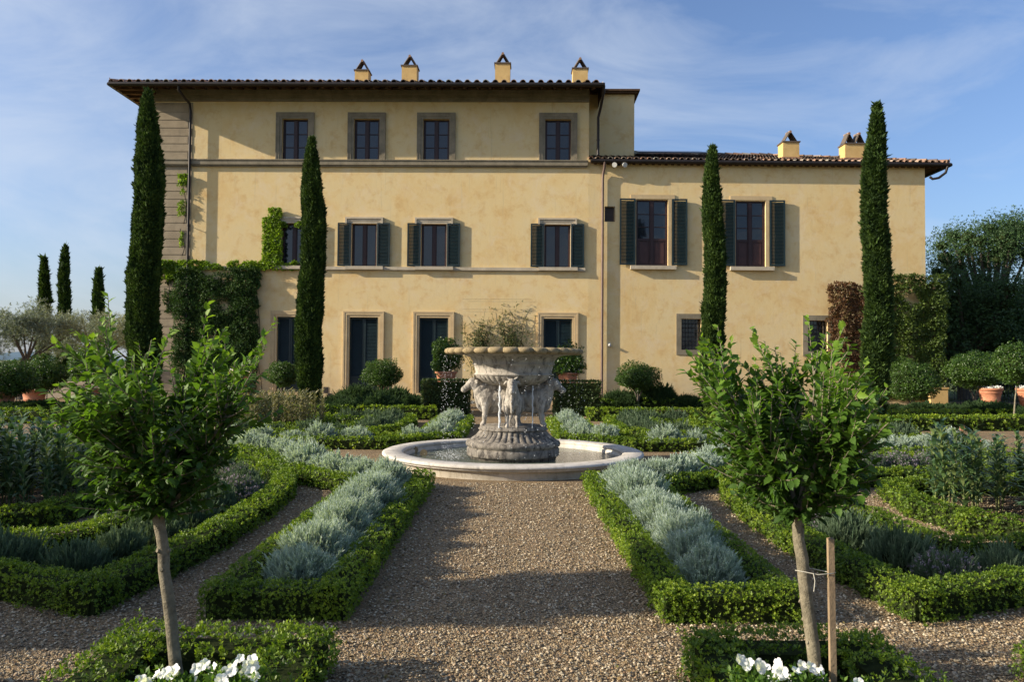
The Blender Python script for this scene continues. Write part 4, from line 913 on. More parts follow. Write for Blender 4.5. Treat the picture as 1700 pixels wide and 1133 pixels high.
tag(mb.build('terrace_wall', 'render_grey', None, (-30, 33.1, 0)), 'low pale terrace wall behind the potted trees at left', 'wall')
for k in range(2):
    x = (-19.0, -18.1)[k]; mb = MB()
    mb.tube([(x, 29.4, 0), (x, 29.4, .45), (x + .0, 29.4, .9)], .018, 6); mb.tube([(x + .45, 29.4, 0), (x + .45, 29.4, .45)], .018, 6); mb.tube([(x, 29.8, 0), (x, 29.8, .9)], .018, 6); mb.tube([(x + .45, 29.8, 0), (x + .45, 29.8, .45)], .018, 6)
    mb.box(x - .02, x + .47, 29.38, 29.82, .45, .48); mb.box(x - .02, x + .02, 29.38, 29.82, .72, .92)
    tag(mb.build('garden_chair', 'dark_iron', None, (x, 29.4, 0)), ['dark garden chair on the terrace at far left', 'dark garden chair on the terrace beside the citrus pot'][k], 'chair')
# right: stone flower box, pot with flowers, topiary, standard tree, railings, ivy wall
x = atx(1550, 31); mb = MB(); mb.box(x - .34, x + .34, 30.6, 31.3, 0, .74); mb.box(x - .37, x + .37, 30.57, 31.33, .741, .8)
e = empty('flower_box', (x, 31, 0), 'square ochre stone flower box with white flowers right of the ivy', 'planter'); mb.build('box_body', 'chimney_stucco', e)
rg = np.random.default_rng(9); P = np.stack([rg.uniform(-.3, .3, 30), rg.uniform(-.3, .3, 30), .83 + rg.random(30) * .08], 1); V, Fc, T = scatter(P, rg.normal(size=(30, 3)) * .4 + [0, -.4, 1], .09, *rosette(5, 1.2, L=.6, W=.42, seed=2), rg); mesh_np('white_flowers', [(V, Fc, 0, T, False)], 'petal', e)
pot(atx(1643, 31), 31, .46, .78, 'large terracotta pot with white flowers at right', True, 5)
pot(atx(1708, 31), 31, .46, .78, 'terracotta pot cut off by the right edge', True, 6)
topiary(atx(1618, 29), 29, 1.05, .72, 1.42, 'broad leaning topiary tree beside the large terracotta pot', 440, nl=6000, size=.09, group='topiary trees at right', trunkr=.06)
topiary(atx(1512, 28), 28, .9, .8, 1.0, 'bushy green shrub under the ivy wall, right of the fourth cypress', 441, nl=4500, size=.09, name='shrub', cat='shrub', group='shrubs under the ivy')
topiary(atx(1683, 20.5), 20.5, .58, .58, 1.62, 'young standard tree with a pale trunk at the right edge', 442, nl=2200, size=.085, trunkr=.03, twisty=False, group='young standard trees').children[1].data.materials[0] = MATS['smooth_bark']
e = empty('railing', (24, 34, 0), 'dark iron railing fence behind the pots at right', 'fence'); mb = MB()
for i in range(70): x = 19.2 + i * .13; mb.tube([(x, 34, 0), (x, 34, 1.15)], .012, 5, cap=False)
mb.build('bars', 'dark_iron', e); mb = MB(); mb.tube([(19.1, 34, 1.05), (28.3, 34, 1.05)], .02, 6); mb.tube([(19.1, 34, .12), (28.3, 34, .12)], .02, 6); mb.build('rail', 'dark_iron', e)
s_end = WING.px(1563, 560, .1)[0]; mb = MB(WING); mb.box(wing_l + .003, s_end - .15, -.5, -.05, 0, 4.9); tag(mb.build('garden_wall', 'earth_wall', None, WING.w((wing_l + .3, -.2, 0))[0]), 'high earth coloured garden wall under ivy at the end of the wing', 'wall')

# ------------------------------------------------------------------ climbers on the walls
def climber(name, fr, rects, dens, size, mat, label, seed, thick=.12, hang=.3, cat='climbing plant', holes=None, gap=.35, edge=1.0):
    rg = np.random.default_rng(seed); PP = []; TH = []
    for (s0, s1, z0, z1, th) in rects:
        n_ = int((s1 - s0) * (z1 - z0) * dens * 1.7); P = np.stack([rg.uniform(s0, s1, n_), np.zeros(n_), rg.uniform(z0, z1, n_)], 1)
        ed = np.minimum(np.minimum(P[:, 0] - s0, s1 - P[:, 0]), np.minimum(P[:, 2] - z0 + .15, z1 - P[:, 2])) ; wob = (.26 * n3(P, 2.6, seed) + .16 * n3(P, 8, seed)) * edge + .05
        keep = (ed > wob * .9 - .02) & (n3(P, 2.6, seed + 5) + .5 * n3(P, 6, seed + 7) > -1.0 + gap * rg.random(n_)); P = P[keep]
        prof = .5 + .5 * np.clip(n3(P, 4, seed + 2) + .3, -1, 1); P[:, 1] = th * (.25 + .75 * prof * rg.random(len(P)) ** .5) + .01; PP.append(P)
    P = np.concatenate(PP); W_ = fr.w(P); D = np.tile(fr.n, (len(P), 1)) + rg.normal(size=P.shape) * .5 + [0, 0, -hang]
    T = np.clip(.5 + .22 * n3(P, 5, seed + 1) + rg.normal(size=len(P)) * .18, 0, 1)
    V, Fc, TT = scatter(W_, D, size * rg.uniform(.7, 1.3, len(P)), *rosette(4, 1.15, L=.6, W=.36, seed=seed), rg, T)
    c = W_.mean(0); c[2] = max(0, W_[:, 2].min())
    # a few woody stems behind the leaves
    mb = MB(fr)
    for (s0, s1, z0, z1, th) in rects:
        for k in range(max(1, int((s1 - s0) * 1.2))):
            x = rg.uniform(s0 + .05, s1 - .05); mb.tube([(x + .1 * math.sin(t * 5 + k), .03, z0 + (z1 - z0) * t) for t in np.linspace(0, .85, 7)], .012, 5, cap=False)
    org = fr.w((rects[0][0], 0, 0))[0] * [1, 1, 0] + [0, 0, float(c[2])]
    e = empty(name, org, label, cat)
    mesh_np('leaves', [(V, Fc, 0, TT, False)], mat, e, org, base=(0, 0, 0)); o = mb.build('stems', 'twig', e); return e
S = lambda px, py: AX.px(px, py)[0]
Z = lambda px, py: AX.px(px, py)[1]
climber('ivy', AX, [(S(286, 500), S(438, 500), 1.35, Z(400, 445), .42), (S(296, 500), S(436, 500), 0.2, 2.4, .38), (S(292, 500), S(434, 500), 1.5, Z(400, 450), .2), (S(272, 460), S(300, 460), Z(280, 520), Z(280, 442), .12)], 330, .10, 'ivy_leaf', 'dark ivy sheet covering the lower left of the villa front', 501, gap=.5)
climber('vine', AX, [(S(266, 440), S(330, 440), Z(300, 455), Z(300, 433), .25), (S(262, 450), S(290, 450), Z(280, 466), Z(280, 434), .3), (S(325, 440), S(497, 440), Z(400, 448), Z(400, 434), .22)], 420, .12, 'vine_leaf', 'bright green vine running along the lower string course', 502, thick=.2)
climber('vine', AX, [(S(297, 340), S(313, 340), Z(300, 372), Z(300, 290), .16), (S(300, 390), S(306, 390), Z(300, 425), Z(300, 372), .08)], 320, .11, 'vine_leaf', 'narrow strand of bright vine beside the left downpipe', 503)
climber('vine', AX, [(S(438, 400), S(470, 400), Z(450, 436), Z(450, 362), .2), (S(447, 355), S(470, 355), Z(450, 372), Z(450, 347), .22), (S(468, 372), S(506, 372), Z(480, 378), Z(480, 368), .12)], 480, .12, 'vine_leaf', 'bright vine smothering the left shutter of the leftmost middle window', 504)
SW = lambda px: WING.px(px, 520)[0]
ZW = lambda py: WING.px(1450, py)[1]
climber('ivy', WING, [(SW(1369), SW(1450), ZW(600), ZW(470), .45), (SW(1392), SW(1445), .8, ZW(590), .4)], 330, .11, 'red_ivy_leaf', 'reddish brown ivy patch left of the fourth cypress', 505, gap=.1, edge=.5)
climber('ivy', WING, [(SW(1446), SW(1566), ZW(545), ZW(456), .5), (SW(1455), SW(1563), .3, ZW(540), .45)], 330, .12, 'vine_leaf', 'green ivy over the right end of the wing and garden wall', 506, gap=.3, edge=.45)
MATS['ivy_mix'] = leafmat('ivy_mix', [(.03, .05, .015), (.07, .11, .02), (.12, .17, .03)], .25, .5, .3)
bpy.data.objects[[o.name for o in bpy.data.objects if o.get('label', '').startswith('green ivy over')][0]].children[0].data.materials[0] = MATS['ivy_mix']

# trained roses on wires in the centre
def rose(px0, px1, ytop, ybot, seed, label):
    r = random.Random(seed); s0, zt = AX.px(px0, ytop); s1, zb = AX.px(px1, ybot); m_ = (s0 + s1) / 2
    e = empty('climbing_rose', AX.w((m_, .1, 0))[0], label, 'climbing plant', 'climbing roses on wires')
    mb = MB(AX); pts = []
    for k in range(11):
        x = m_ + (r.random() - .5) * .3; P = [(x, .06, .2)]; tx = s0 + (s1 - s0) * r.random(); tz = zb + (zt - zb) * r.random() ** .8
        for t in np.linspace(.2, 1, 8): P.append((x + (tx - x) * t ** 1.4 + r.uniform(-.06, .06), .05 + r.uniform(0, .08), .2 + (tz - .2) * t + r.uniform(-.05, .05)))
        mb.tube(P, np.linspace(.016, .004, len(P)), 5); pts += [p for p in P[3:]] * 3
        for q in range(3):
            b = P[4 + q]; P2 = [b, (b[0] + r.uniform(-.3, .3), b[1] + .05, b[2] + .25), (b[0] + r.uniform(-.5, .5), b[1] + .03, b[2] + r.uniform(.3, .55))]; mb.tube(P2, [.006, .004, .002], 4); pts += P2[1:] * 2
    mb.build('stems', 'twig', e)
    rg = np.random.default_rng(seed); pts = np.array(pts); nl = 900; P = pts[rg.integers(0, len(pts), nl)] + rg.normal(size=(nl, 3)) * [.11, .04, .11]
    low_ = rg.random(nl) < np.clip((zt - P[:, 2]) / (zt - zb) + .12, .12, 1); P = P[low_]; W_ = AX.w(P)
    V, Fc, T = scatter(W_, np.tile(AX.n, (len(P), 1)) + rg.normal(size=P.shape) * .7, .10, *rosette(4, 1.1, L=.6, W=.3, seed=4), rg); mesh_np('leaves', [(V, Fc, 0, T, False)], 'rose_leaf', e, wloc(e), base=(0, 0, 0))
rose(762, 822, 512, 578, 1, 'left one of two climbing roses above the fountain bowl')
rose(815, 886, 498, 578, 2, 'right one of two climbing roses above the fountain bowl')
mb = MB(AX)
for y in (497, 514, 541): z_ = Z(800, y); mb.tube([(S(768, y), .05, z_), (S(882, y), .05, z_)], .003, 4)
tag(mb.build('training_wire', 'dark_iron', None, AX.w((S(768, 514), 0, Z(800, 514)))[0]), 'thin training wires on the wall behind the climbing roses', 'wire')

# ------------------------------------------------------------------ big trees
def crown_cloud(blobs, seed, size, per, tmpl=None):
    rg = np.random.default_rng(seed); ch = []
    for i, (c, r) in enumerate(blobs):
        nl = int(per * r * r); ch.append(ball_chunks(c, r, r * .85, nl, size, seed + i, tmpl, irr=.35, fill=.95, tb=rg.uniform(-.08, .08)))
    return ch
def tree(x, y, blobs, trunk, label, mat, seed, size, per, name='broadleaf_tree', core=True, group=None, limbs=True, tmpl=None):
    e = empty(name, (x, y, 0), label, 'tree', group); ch = crown_cloud(blobs, seed, size, per, tmpl)
    if core:
        for c, r in blobs: ch += core_ball(c, r, r * .8, .3)
    mesh_np('crown', ch, [mat, 'shrub_core'], e)
    mb = MB(); mb.tube(trunk[0], trunk[1], 10)
    top_ = np.array(trunk[0][-1])
    for c, r in (blobs if limbs is True else blobs[::4]):
        c = np.array(c); m_ = (top_ + c) / 2 + [0, 0, -.1]; k_ = .7 if limbs is True else .38; mb.tube([top_ - [0, 0, .2], m_, c], [trunk[1][-1] * k_, trunk[1][-1] * k_ * .6, trunk[1][-1] * .15], 6)
    mesh_np('trunk', mb.ch, 'dark_bark', e); return e
r = random.Random(3)
bl = []
for k in range(95):
    a = r.uniform(0, 6.3); t = r.random(); z = 1.6 + 7.4 * t; R_ = 3.7 * math.sin(math.pi * min(.93, .25 + .66 * t)) ** .8 * r.uniform(.55, 1); bl.append(((R_ * math.cos(a), R_ * math.sin(a), z), r.uniform(.75, 1.25)))
tree(atx(1640, 41), 41, bl, ([(0, 0, 0), (0, 0, 1.5), (.1, 0, 3)], [.35, .3, .25]), 'large dark broadleaf tree behind the right end of the villa', 'oak_leaf', 600, .13, 520)
bl = []
for k in range(40):
    a = r.uniform(0, 6.3); t = r.random(); z = .6 + 5.2 * t; R_ = 3.2 * r.uniform(.4, 1); bl.append(((R_ * math.cos(a), R_ * math.sin(a) * .7, z), r.uniform(.8, 1.3)))
tree(atx(1600, 38.5), 38.5, bl, ([(0, 0, 0), (0, 0, 1.2), (.1, 0, 2)], [.3, .25, .2]), 'dark shrubby tree mass beside the ivy wall', 'oak_leaf', 650, .17, 420)
bl = [((x_ + r.uniform(-.4, .4), r.uniform(-1, 1), z_), r.uniform(.9, 1.4)) for x_ in np.linspace(-3, 5, 8) for z_ in (1.0, 2.6, 4.2)]
tree(atx(1700, 40), 40, bl, ([(0, 0, 0), (0, 0, 1.2), (.1, 0, 2)], [.3, .25, .2]), 'dark tree mass cut off by the right edge', 'oak_leaf', 680, .17, 420)
OL = rosette(6, .8, L=.9, W=.10, seed=8, z0=.2)
def olive(x, y, R_, zc, label, seed, nb=34, per=420):
    r = random.Random(seed); bl = []
    for k in range(nb):
        a = r.uniform(0, 6.3); q = math.sqrt(r.random()); bl.append(((R_ * q * math.cos(a), R_ * q * math.sin(a) * .8, zc + R_ * .62 * r.uniform(-.8, 1) * (1.1 - .6 * q)), r.uniform(.35, .62)))
    return tree(x, y, bl, ([(0, 0, 0), (.1, 0, .6), (-.05, 0, 1.2), (.1, 0, 1.7)], [.30, .22, .2, .16]), label, 'olive_leaf', seed, .13, per, 'olive_tree', False, 'olive trees on the left', tmpl=OL, limbs=False)
olive(atx(40, 31.5), 31.5, 2.1, 2.7, 'grey olive tree with a thick trunk at the left edge', 700, per=700)
olive(atx(152, 35), 35, 2.0, 2.6, 'thin grey olive tree before the distant cypresses', 740, per=520)
olive(atx(215, 38), 38, 1.7, 2.9, 'pale olive tree between the dark cypress and the villa terrace', 780, per=460)
olive(-8.3, 4.2, 1.15, 1.85, 'small olive tree added outside the picture to shade the near left', 860, 22, per=900)  # unseen tree, added to shade the near left hedges
olive(-9.8, 6.9, 1.2, 1.7, 'second olive tree added outside the picture to shade the left', 880, 22, per=900)  # another unseen tree, added to darken the beds farther left

# ------------------------------------------------------------------ young hibiscus trees in the foreground
def hib_leaf():
    V, Fc = [], []; prof_ = [(0, .02), (.18, .30), (.36, .40), (.5, .30), (.62, .33), (.8, .15), (1, .0)]
    for z, w in prof_:
        dr = -.22 * z * z
        V += [(-w * .80, dr + .12 * w, z), (0, dr - .03, z), (w * .80, dr + .12 * w, z)]
    for i in range(len(prof_) - 1):
        for j in (0, 1): a = 3 * i + j; Fc.append((a, a + 1, a + 4, a + 3))
    return np.array(V), np.array(Fc)
HL = hib_leaf()
def young_tree(x, y, trunk, seed, label, cz0, cz1, R_, lean, nshoot=95, bright=0.0):
    rg = np.random.default_rng(seed); r = random.Random(seed); e = empty('young_tree', (x, y, 0), label, 'tree', 'young standard trees in the foreground')
    mb = MB(); mb.tube([p[0] for p in trunk], [p[1] for p in trunk], 14); 
    for k in range(7):
        i = r.randrange(1, len(trunk)); p = np.array(trunk[i][0]); a = r.uniform(0, 6.3); mb.tube([p, p + [math.cos(a) * .032, math.sin(a) * .032, .012]], [.014, .008], 7)
    mesh_np('trunk', mb.ch, 'smooth_bark', e)
    top_ = np.array(trunk[-1][0]); H_ = cz1 - cz0; mb = MB(); LP, LD, LS, LT = [], [], [], []
    tips = []
    limbs = []
    nl = 11
    for k in range(nl):
        a = 2 * math.pi * k / nl + r.uniform(-.3, .3); rr_ = R_ * r.uniform(.45, .92) if k > 1 else .12; h = H_ * r.uniform(.40, .82)
        P = [top_ + [0, 0, -.05]]
        for t in (.25, .5, .75, 1): P.append(top_ + np.array([math.cos(a) * rr_ * t ** .75 + lean * t * .5, math.sin(a) * rr_ * t ** .75, h * t ** 1.2]) + rg.normal(size=3) * .012)
        mb.tube(P, [.013, .009, .007, .005, .003], 7); limbs.append(np.array(P))
    for k in range(nshoot):
        L_ = limbs[k % nl]; i = r.choice([0, 1, 1, 2, 2, 3, 3]); f = r.random(); b = L_[i] * (1 - f) + L_[i + 1] * f
        out = b - top_; out[2] = 0; a = math.atan2(out[1], out[0]) + r.uniform(-1.4, 1.4); fl = (b[2] - top_[2]) / H_
        ln = r.uniform(.12, .27) * (1 if r.random() < .88 else 1.3); el = r.uniform(.2, 1.3) if fl > .25 else r.uniform(-.25, .8)
        d = np.array([math.cos(a) * math.cos(el), math.sin(a) * math.cos(el), math.sin(el)])
        P = [b + d * ln * t + np.array([0, 0, .05 * t * t]) for t in (0, .33, .66, 1)]; mb.tube(P, [.004, .003, .0022, .0014], 5)
        nlv = int(ln / .0105)
        for q in range(nlv):
            t = (q + .6) / nlv; p = b + d * ln * t + np.array([0, 0, .05 * t * t]); th = q * 2.4 + r.random(); A_, B_, C_ = frames(d[None], rg)
            ld_ = d * (.55 + .5 * t) + A_[0] * math.cos(th) + B_[0] * math.sin(th) + np.array([0, 0, .15]); LP.append(p); LD.append(ld_); LS.append(r.uniform(.028, .062) * (1.1 - .35 * t))
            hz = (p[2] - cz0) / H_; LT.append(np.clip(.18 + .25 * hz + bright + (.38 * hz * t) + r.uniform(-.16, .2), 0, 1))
    mesh_np('branches', mb.ch, 'smooth_bark', e)
    LP, LD = np.array(LP), np.array(LD); A_, B_, C_ = frames(LD, rg)
    # leaf faces look up: side axis horizontal
    C_ = LD / np.linalg.norm(LD, axis=1)[:, None]; upv = np.array([0, 0, 1.0]) + rg.normal(size=LD.shape) * .45; A_ = np.cross(C_, upv); A_ /= np.linalg.norm(A_, axis=1)[:, None] + 1e-9; B_ = np.cross(A_, C_) * -1
    B_ = -B_
    tv, tf = HL; S_ = np.array(LS); V = LP[:, None] + S_[:, None, None] * (tv[None, :, 0:1] * A_[:, None] + tv[None, :, 1:2] * B_[:, None] + tv[None, :, 2:3] * C_[:, None])
    Fc = tf[None] + (np.arange(len(LP)) * len(tv))[:, None, None]; T = np.repeat(np.array(LT), len(tv))
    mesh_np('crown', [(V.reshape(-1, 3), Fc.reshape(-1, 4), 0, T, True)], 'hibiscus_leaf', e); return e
# left: trunk leans from the lower right to the upper left
D1 = 3.35
def tp(px, py, d, bx_, by_): return ((px - 850) / F * d - bx_, 0 + 0 * d, EYE - (py - 604 + .008 * (850 - px)) / F * d)
bx1_ = atx(318, D1); t1 = [((0, 0, -.05), .036), ((-.005, 0, .12), .032)] + [(tp(px, py, D1, bx1_, 0), rr_ * .86) for px, py, rr_ in ((303, 1105, .031), (297, 1060, .029), (293, 1025, .0295), (287, 985, .029), (280, 945, .0275), (279, 915, .0285), (275, 890, .027), (269, 862, .0285), (272, 835, .027))]
young_tree(bx1_, D1, t1, 901, 'young standard tree with a curved pale trunk at front left', .98, 1.70, .39, .03, 370, .03)
bx2_ = atx(1362, D1); t2 = [((0, 0, -.05), .036), ((-.005, 0, .12), .033)] + [(tp(px, py, D1, bx2_, 0), rr_ * .86) for px, py, rr_ in ((1352, 1105, .031), (1348, 1065, .032), (1343, 1030, .030), (1339, 1000, .031), (1334, 960, .029), (1331, 925, .030), (1325, 895, .0275), (1324, 865, .029), (1322, 845, .028))]
young_tree(bx2_, D1, t2, 903, 'young standard tree tied to a wooden stake at front right', .93, 1.73, .355, 0, 380, .05)
sx0 = atx(1377, D1 - .03); mb = MB(); zt_ = tp(1377, 889, D1, 0, 0)[2]
mb.add([(sx0 - .015, D1 - .05, zt_), (sx0 + .010, D1 - .05, zt_ - .004), (sx0 + .010, D1 - .03, zt_ + .003), (sx0 - .015, D1 - .03, zt_), (sx0 - .002, D1 - .05, -.05), (sx0 + .024, D1 - .05, -.05), (sx0 + .024, D1 - .03, -.05), (sx0 - .002, D1 - .03, -.05)], [(0, 1, 2, 3), (0, 4, 5, 1), (1, 5, 6, 2), (2, 6, 7, 3), (3, 7, 4, 0)])
tag(mb.build('wooden_stake', 'old_wood', None, (sx0, D1 - .03, 0)), 'narrow wooden stake beside the right young tree', 'stake')
mb = MB(); zs_ = tp(1340, 945, D1, 0, 0)[2]; xa, xb = atx(1331, D1), sx0
mb.tube([(xa - .03, D1, zs_), (xa, D1 - .036, zs_ + .002), (xa + .05, D1 - .045, zs_ - .006), (xb, D1 - .06, zs_ + .004), (xb + .022, D1 - .03, zs_), (xb, D1 - .01, zs_ - .004), (xa + .05, D1 + .01, zs_ + .004), (xa + .02, D1 + .03, zs_)], .0022, 5)
mb.tube([(xa + .03, D1 - .045, zs_), (xa + .035, D1 - .05, zs_ - .03), (xa + .03, D1 - .05, zs_ - .075)], .002, 4); tag(mb.build('string_tie', 'string', None, (xa, D1, zs_)), 'thin string tying the right young tree to its stake', 'string')
x = atx(1402, 3.22); mb = MB(); mb.box(x - .022, x + .022, 3.2, 3.215, 0, .175); tag(mb.build('plant_label', 'old_wood', None, (x, 3.2, 0)), 'short wooden peg among the pansies by the stake', 'peg')

# white pansies
def pansy(x, y, n_, seed, label, rr_=.10, hz=.17):
    rg = np.random.default_rng(seed); e = empty('pansy_plant', (x, y, 0), label, 'flower', 'white pansies round the young trees')
    tv, tf = [], []
    for k in range(5):
        a = 2 * math.pi * k / 5 + .3; c = np.array([math.cos(a) * .5, math.sin(a) * .5, 0]); b0 = len(tv); N_ = 9; tv.append((0, 0, -.05))
        for j in range(N_): t = 2 * math.pi * j / N_; w = .52; tv.append((c[0] + w * math.cos(t), c[1] + w * math.sin(t), .12 * math.sin(3 * t + k) + .06 * k / 5 + .18 * math.cos(t - a)))
        for j in range(N_): tf.append((b0, b0 + 1 + j, b0 + 1 + (j + 1) % N_))
    cv = []
    for k in range(n_):
        a = rg.uniform(0, 6.3); q = math.sqrt(rg.random()) * rr_; p = np.array([[math.cos(a) * q, math.sin(a) * q, hz + rg.uniform(-.03, .04) - q * .25]])
        V, Fc, T = scatter(p, np.array([[rg.normal() * .45, -.75 + rg.normal() * .3, .75]]), (.024 * rg.uniform(.75, 1.2)), tv, tf, rg); mesh_np('bloom', [(V, Fc, 0, T, True)], 'petal', e)
        V, Fc, T = scatter(p + [[0, -.012, .004]], np.array([[0, -.7, .7]]), .006, *rosette(5, 1.2, L=.9, W=.4, seed=3), rg)
    nl = 260; a = rg.uniform(0, 6.3, nl); q = np.sqrt(rg.random(nl)) * (rr_ + .05); P = np.stack([np.cos(a) * q, np.sin(a) * q, rg.random(nl) * (hz - .02)], 1)
    V, Fc, T = scatter(P, rg.normal(size=(nl, 3)) * .7 + [0, 0, .8], .055, *ROS5, rg); mesh_np('foliage', [(V, Fc, 0, T, False)], 'hibiscus_leaf', e)
for k, (px, py, d, n_, lab, rr_) in enumerate(((272, 1112, 3.2, 9, 'white pansy clump left of the left young tree trunk', .07), (348, 1108, 3.25, 5, 'white pansy blooms just right of the left young tree trunk', .05), (408, 1100, 3.2, 15, 'largest white pansy clump, at the right side of the left tree bed', .075), (372, 1128, 3.05, 5, 'low white pansy blooms at the bottom edge in the left tree bed', .06),
        (1252, 1098, 3.3, 6, 'white pansy clump at the left side of the right tree bed', .06), (1290, 1108, 3.2, 5, 'large white pansy blooms in the middle of the right tree bed', .055), (1325, 1108, 3.25, 4, 'white pansy blooms just left of the right young tree trunk', .05), (1372, 1115, 3.3, 4, 'white pansy blooms between the right trunk and stake', .05), (1432, 1122, 3.2, 3, 'white pansy at the right side of the right tree bed', .04))):
    zz = EYE - (py - 604 + .008 * (850 - px)) / F * d; pansy(atx(px, d), d, n_, 950 + k, lab, rr_, max(.10, zz - .01))

# ------------------------------------------------------------------ fountain
fo = empty('fountain', FC, 'carved stone fountain of a scalloped bowl carried by bulls in a round basin', 'fountain')
mb = MB(); mb.lathe([(1.98, -.05), (1.98, .13), (2.0, .14)], FC, 128); mb.lathe([(1.74, .06), (1.74, -.03), (0, -.03)], FC, 96); mb.build('basin_wall', 'basin_wall', fo)
seam = lambda i, t: 1 - (.006 if (t * 14 / (2 * math.pi)) % 1 < .012 else 0)
mb = MB(); mb.lathe([(1.74, .06), (1.74, .13), (1.77, .145), (1.75, .16), (1.75, .185), (1.78, .205), (2.05, .205), (2.085, .19), (2.09, .165), (2.065, .15), (2.05, .148), (2.055, .135), (2.035, .12), (2.0, .118), (1.98, .11)], FC, 512, mod=seam); mb.build('basin_rim', 'marble_rim', fo)
mb = MB(); mb.lathe([(.0, -.02), (.69, -.02), (.69, .125), (.735, .127), (.745, .15), (.745, .24), (.72, .255), (.722, .262), (.755, .285), (.765, .32), (.75, .355), (.70, .375)], FC, 96)
mb.lathe([(.70, .375), (.66, .40), (.60, .44), (.555, .49), (.535, .53)], FC, 480, mod=lambda i, t: 1 + (.075 * (abs(math.sin(t * 20)) ** .6 - .75) if 0 < i < 4 else 0))
mb.lathe([(.535, .53), (.55, .535), (.565, .55), (.55, .565), (.535, .57), (.54, .60), (.0, .602)], FC, 96); mb.build('pedestal', 'pedestal_stone', fo)
mb = MB(); mb.lathe([(.16, .6), (.12, .66), (.10, .8), (.12, 1.0), (.2, 1.2), (.3, 1.32)], FC, 32); mb.build('column', 'pedestal_stone', fo)
mb = MB()
mb.lathe([(.02, 1.24), (.2, 1.235), (.38, 1.26)], FC, 160)
mb.lathe([(.38, 1.26), (.46, 1.285), (.54, 1.33), (.60, 1.385), (.615, 1.405)], FC, 480, mod=lambda i, t: 1 + (.045 * (abs(math.sin(t * 18)) ** .7 - .7) if 0 < i < 4 else 0))
mb.lathe([(.615, 1.405), (.635, 1.415), (.64, 1.43), (.62, 1.445), (.615, 1.46), (.63, 1.52), (.645, 1.575), (.665, 1.58), (.668, 1.60), (.655, 1.61), (.67, 1.65), (.71, 1.70), (.80, 1.735), (.96, 1.745), (1.05, 1.752)], FC, 160); mb.build('bowl', 'bull_marble', fo)
# scalloped rim: bulging lobes along the edge
mb = MB(); K = 29; V = []; NR = K * 16; prof_ = [(1.0, 1.745), (1.05, 1.742), (1.10, 1.752), (1.125, 1.785), (1.12, 1.82), (1.08, 1.842), (1.0, 1.85), (.93, 1.84), (.90, 1.80), (.5, 1.72), (0, 1.70)]
for i, (r_, z_) in enumerate(prof_):
    for j in range(NR):
        t = 2 * math.pi * j / NR; lobe = abs(math.sin(t * K / 2)) ** .5; am = (0, .3, 1, 1, 1, .8, .3, 0, 0, 0, 0)[i]
        rr_ = r_ - am * .06 * (1 - lobe); zz_ = z_ + (am * .02 * (1 - lobe) * (1 if i < 3 else -1)); V.append((FC[0] + rr_ * math.cos(t), FC[1] + rr_ * math.sin(t), zz_))
mb.add(V, [(i * NR + j, i * NR + (j + 1) % NR, (i + 1) * NR + (j + 1) % NR, (i + 1) * NR + j) for i in range(len(prof_) - 1) for j in range(NR)], 0, None, True); mb.build('scalloped_rim', 'moss_stone', fo)

def blob_mesh(name, chains, voxel, mat, smooth=6):
    """continuous sculpted body: tapered chains of balls fused by a voxel remesh."""
    mb = MB(); ico_v, ico_f = [], []
    phi = (1 + 5 ** .5) / 2
    b = bpy.data.meshes.new('ico'); import bmesh
    bm = bmesh.new(); bmesh.ops.create_icosphere(bm, subdivisions=2, radius=1); bm.verts.ensure_lookup_table(); iv_ = np.array([v.co[:] for v in bm.verts]); if_ = np.array([[v.index for v in f.verts] for f in bm.faces]); bm.free()
    for chn in chains:
        for (p, r), (q, s) in zip(chn[:-1], chn[1:]):
            p, q = np.array(p, float), np.array(q, float); L = np.linalg.norm(q - p); k = max(2, int(L / (min(r, s) * .35 + .004)))
            for t in np.linspace(0, 1, k): mb.ch.append((iv_ * (r + (s - r) * t) + p + (q - p) * t, if_, 0, None, True))
    o = mesh_np(name, mb.ch, mat); md = o.modifiers.new('r', 'REMESH'); md.mode = 'VOXEL'; md.voxel_size = voxel; md.use_smooth_shade = True
    m2 = o.modifiers.new('s', 'SMOOTH'); m2.iterations = smooth; m2.factor = .5
    dg = bpy.context.evaluated_depsgraph_get(); me = bpy.data.meshes.new_from_object(o.evaluated_get(dg)); me.materials.clear(); me.materials.append(MATS[mat])
    for p in me.polygons: p.use_smooth = True
    bpy.data.objects.remove(o, do_unlink=True); return me
CH = [[((.04, 0, .44), .13), ((.16, 0, .44), .155), ((.30, 0, .42), .165), ((.42, 0, .43), .175), ((.47, 0, .49), .15)],
      [((.20, 0, .60), .05), ((.36, 0, .61), .075), ((.46, 0, .60), .10)],
      [((.44, 0, .48), .16), ((.53, 0, .56), .13), ((.60, 0, .64), .105)],
      [((.60, 0, .67), .10), ((.655, 0, .68), .092), ((.71, 0, .645), .074), ((.76, 0, .605), .058), ((.80, 0, .575), .053)],
      [((.62, .055, .70), .035), ((.66, .052, .675), .032)], [((.62, -.055, .70), .035), ((.66, -.052, .675), .032)],
      [((.61, 0, .53), .045), ((.585, 0, .42), .045), ((.56, 0, .30), .035), ((.50, 0, .25), .04)],
      [((.20, 0, .31), .09), ((.36, 0, .28), .09)], [((.03, 0, .50), .03), ((-.02, .01, .40), .02), ((-.03, .01, .22), .014), ((-.02, .01, .16), .024)]]
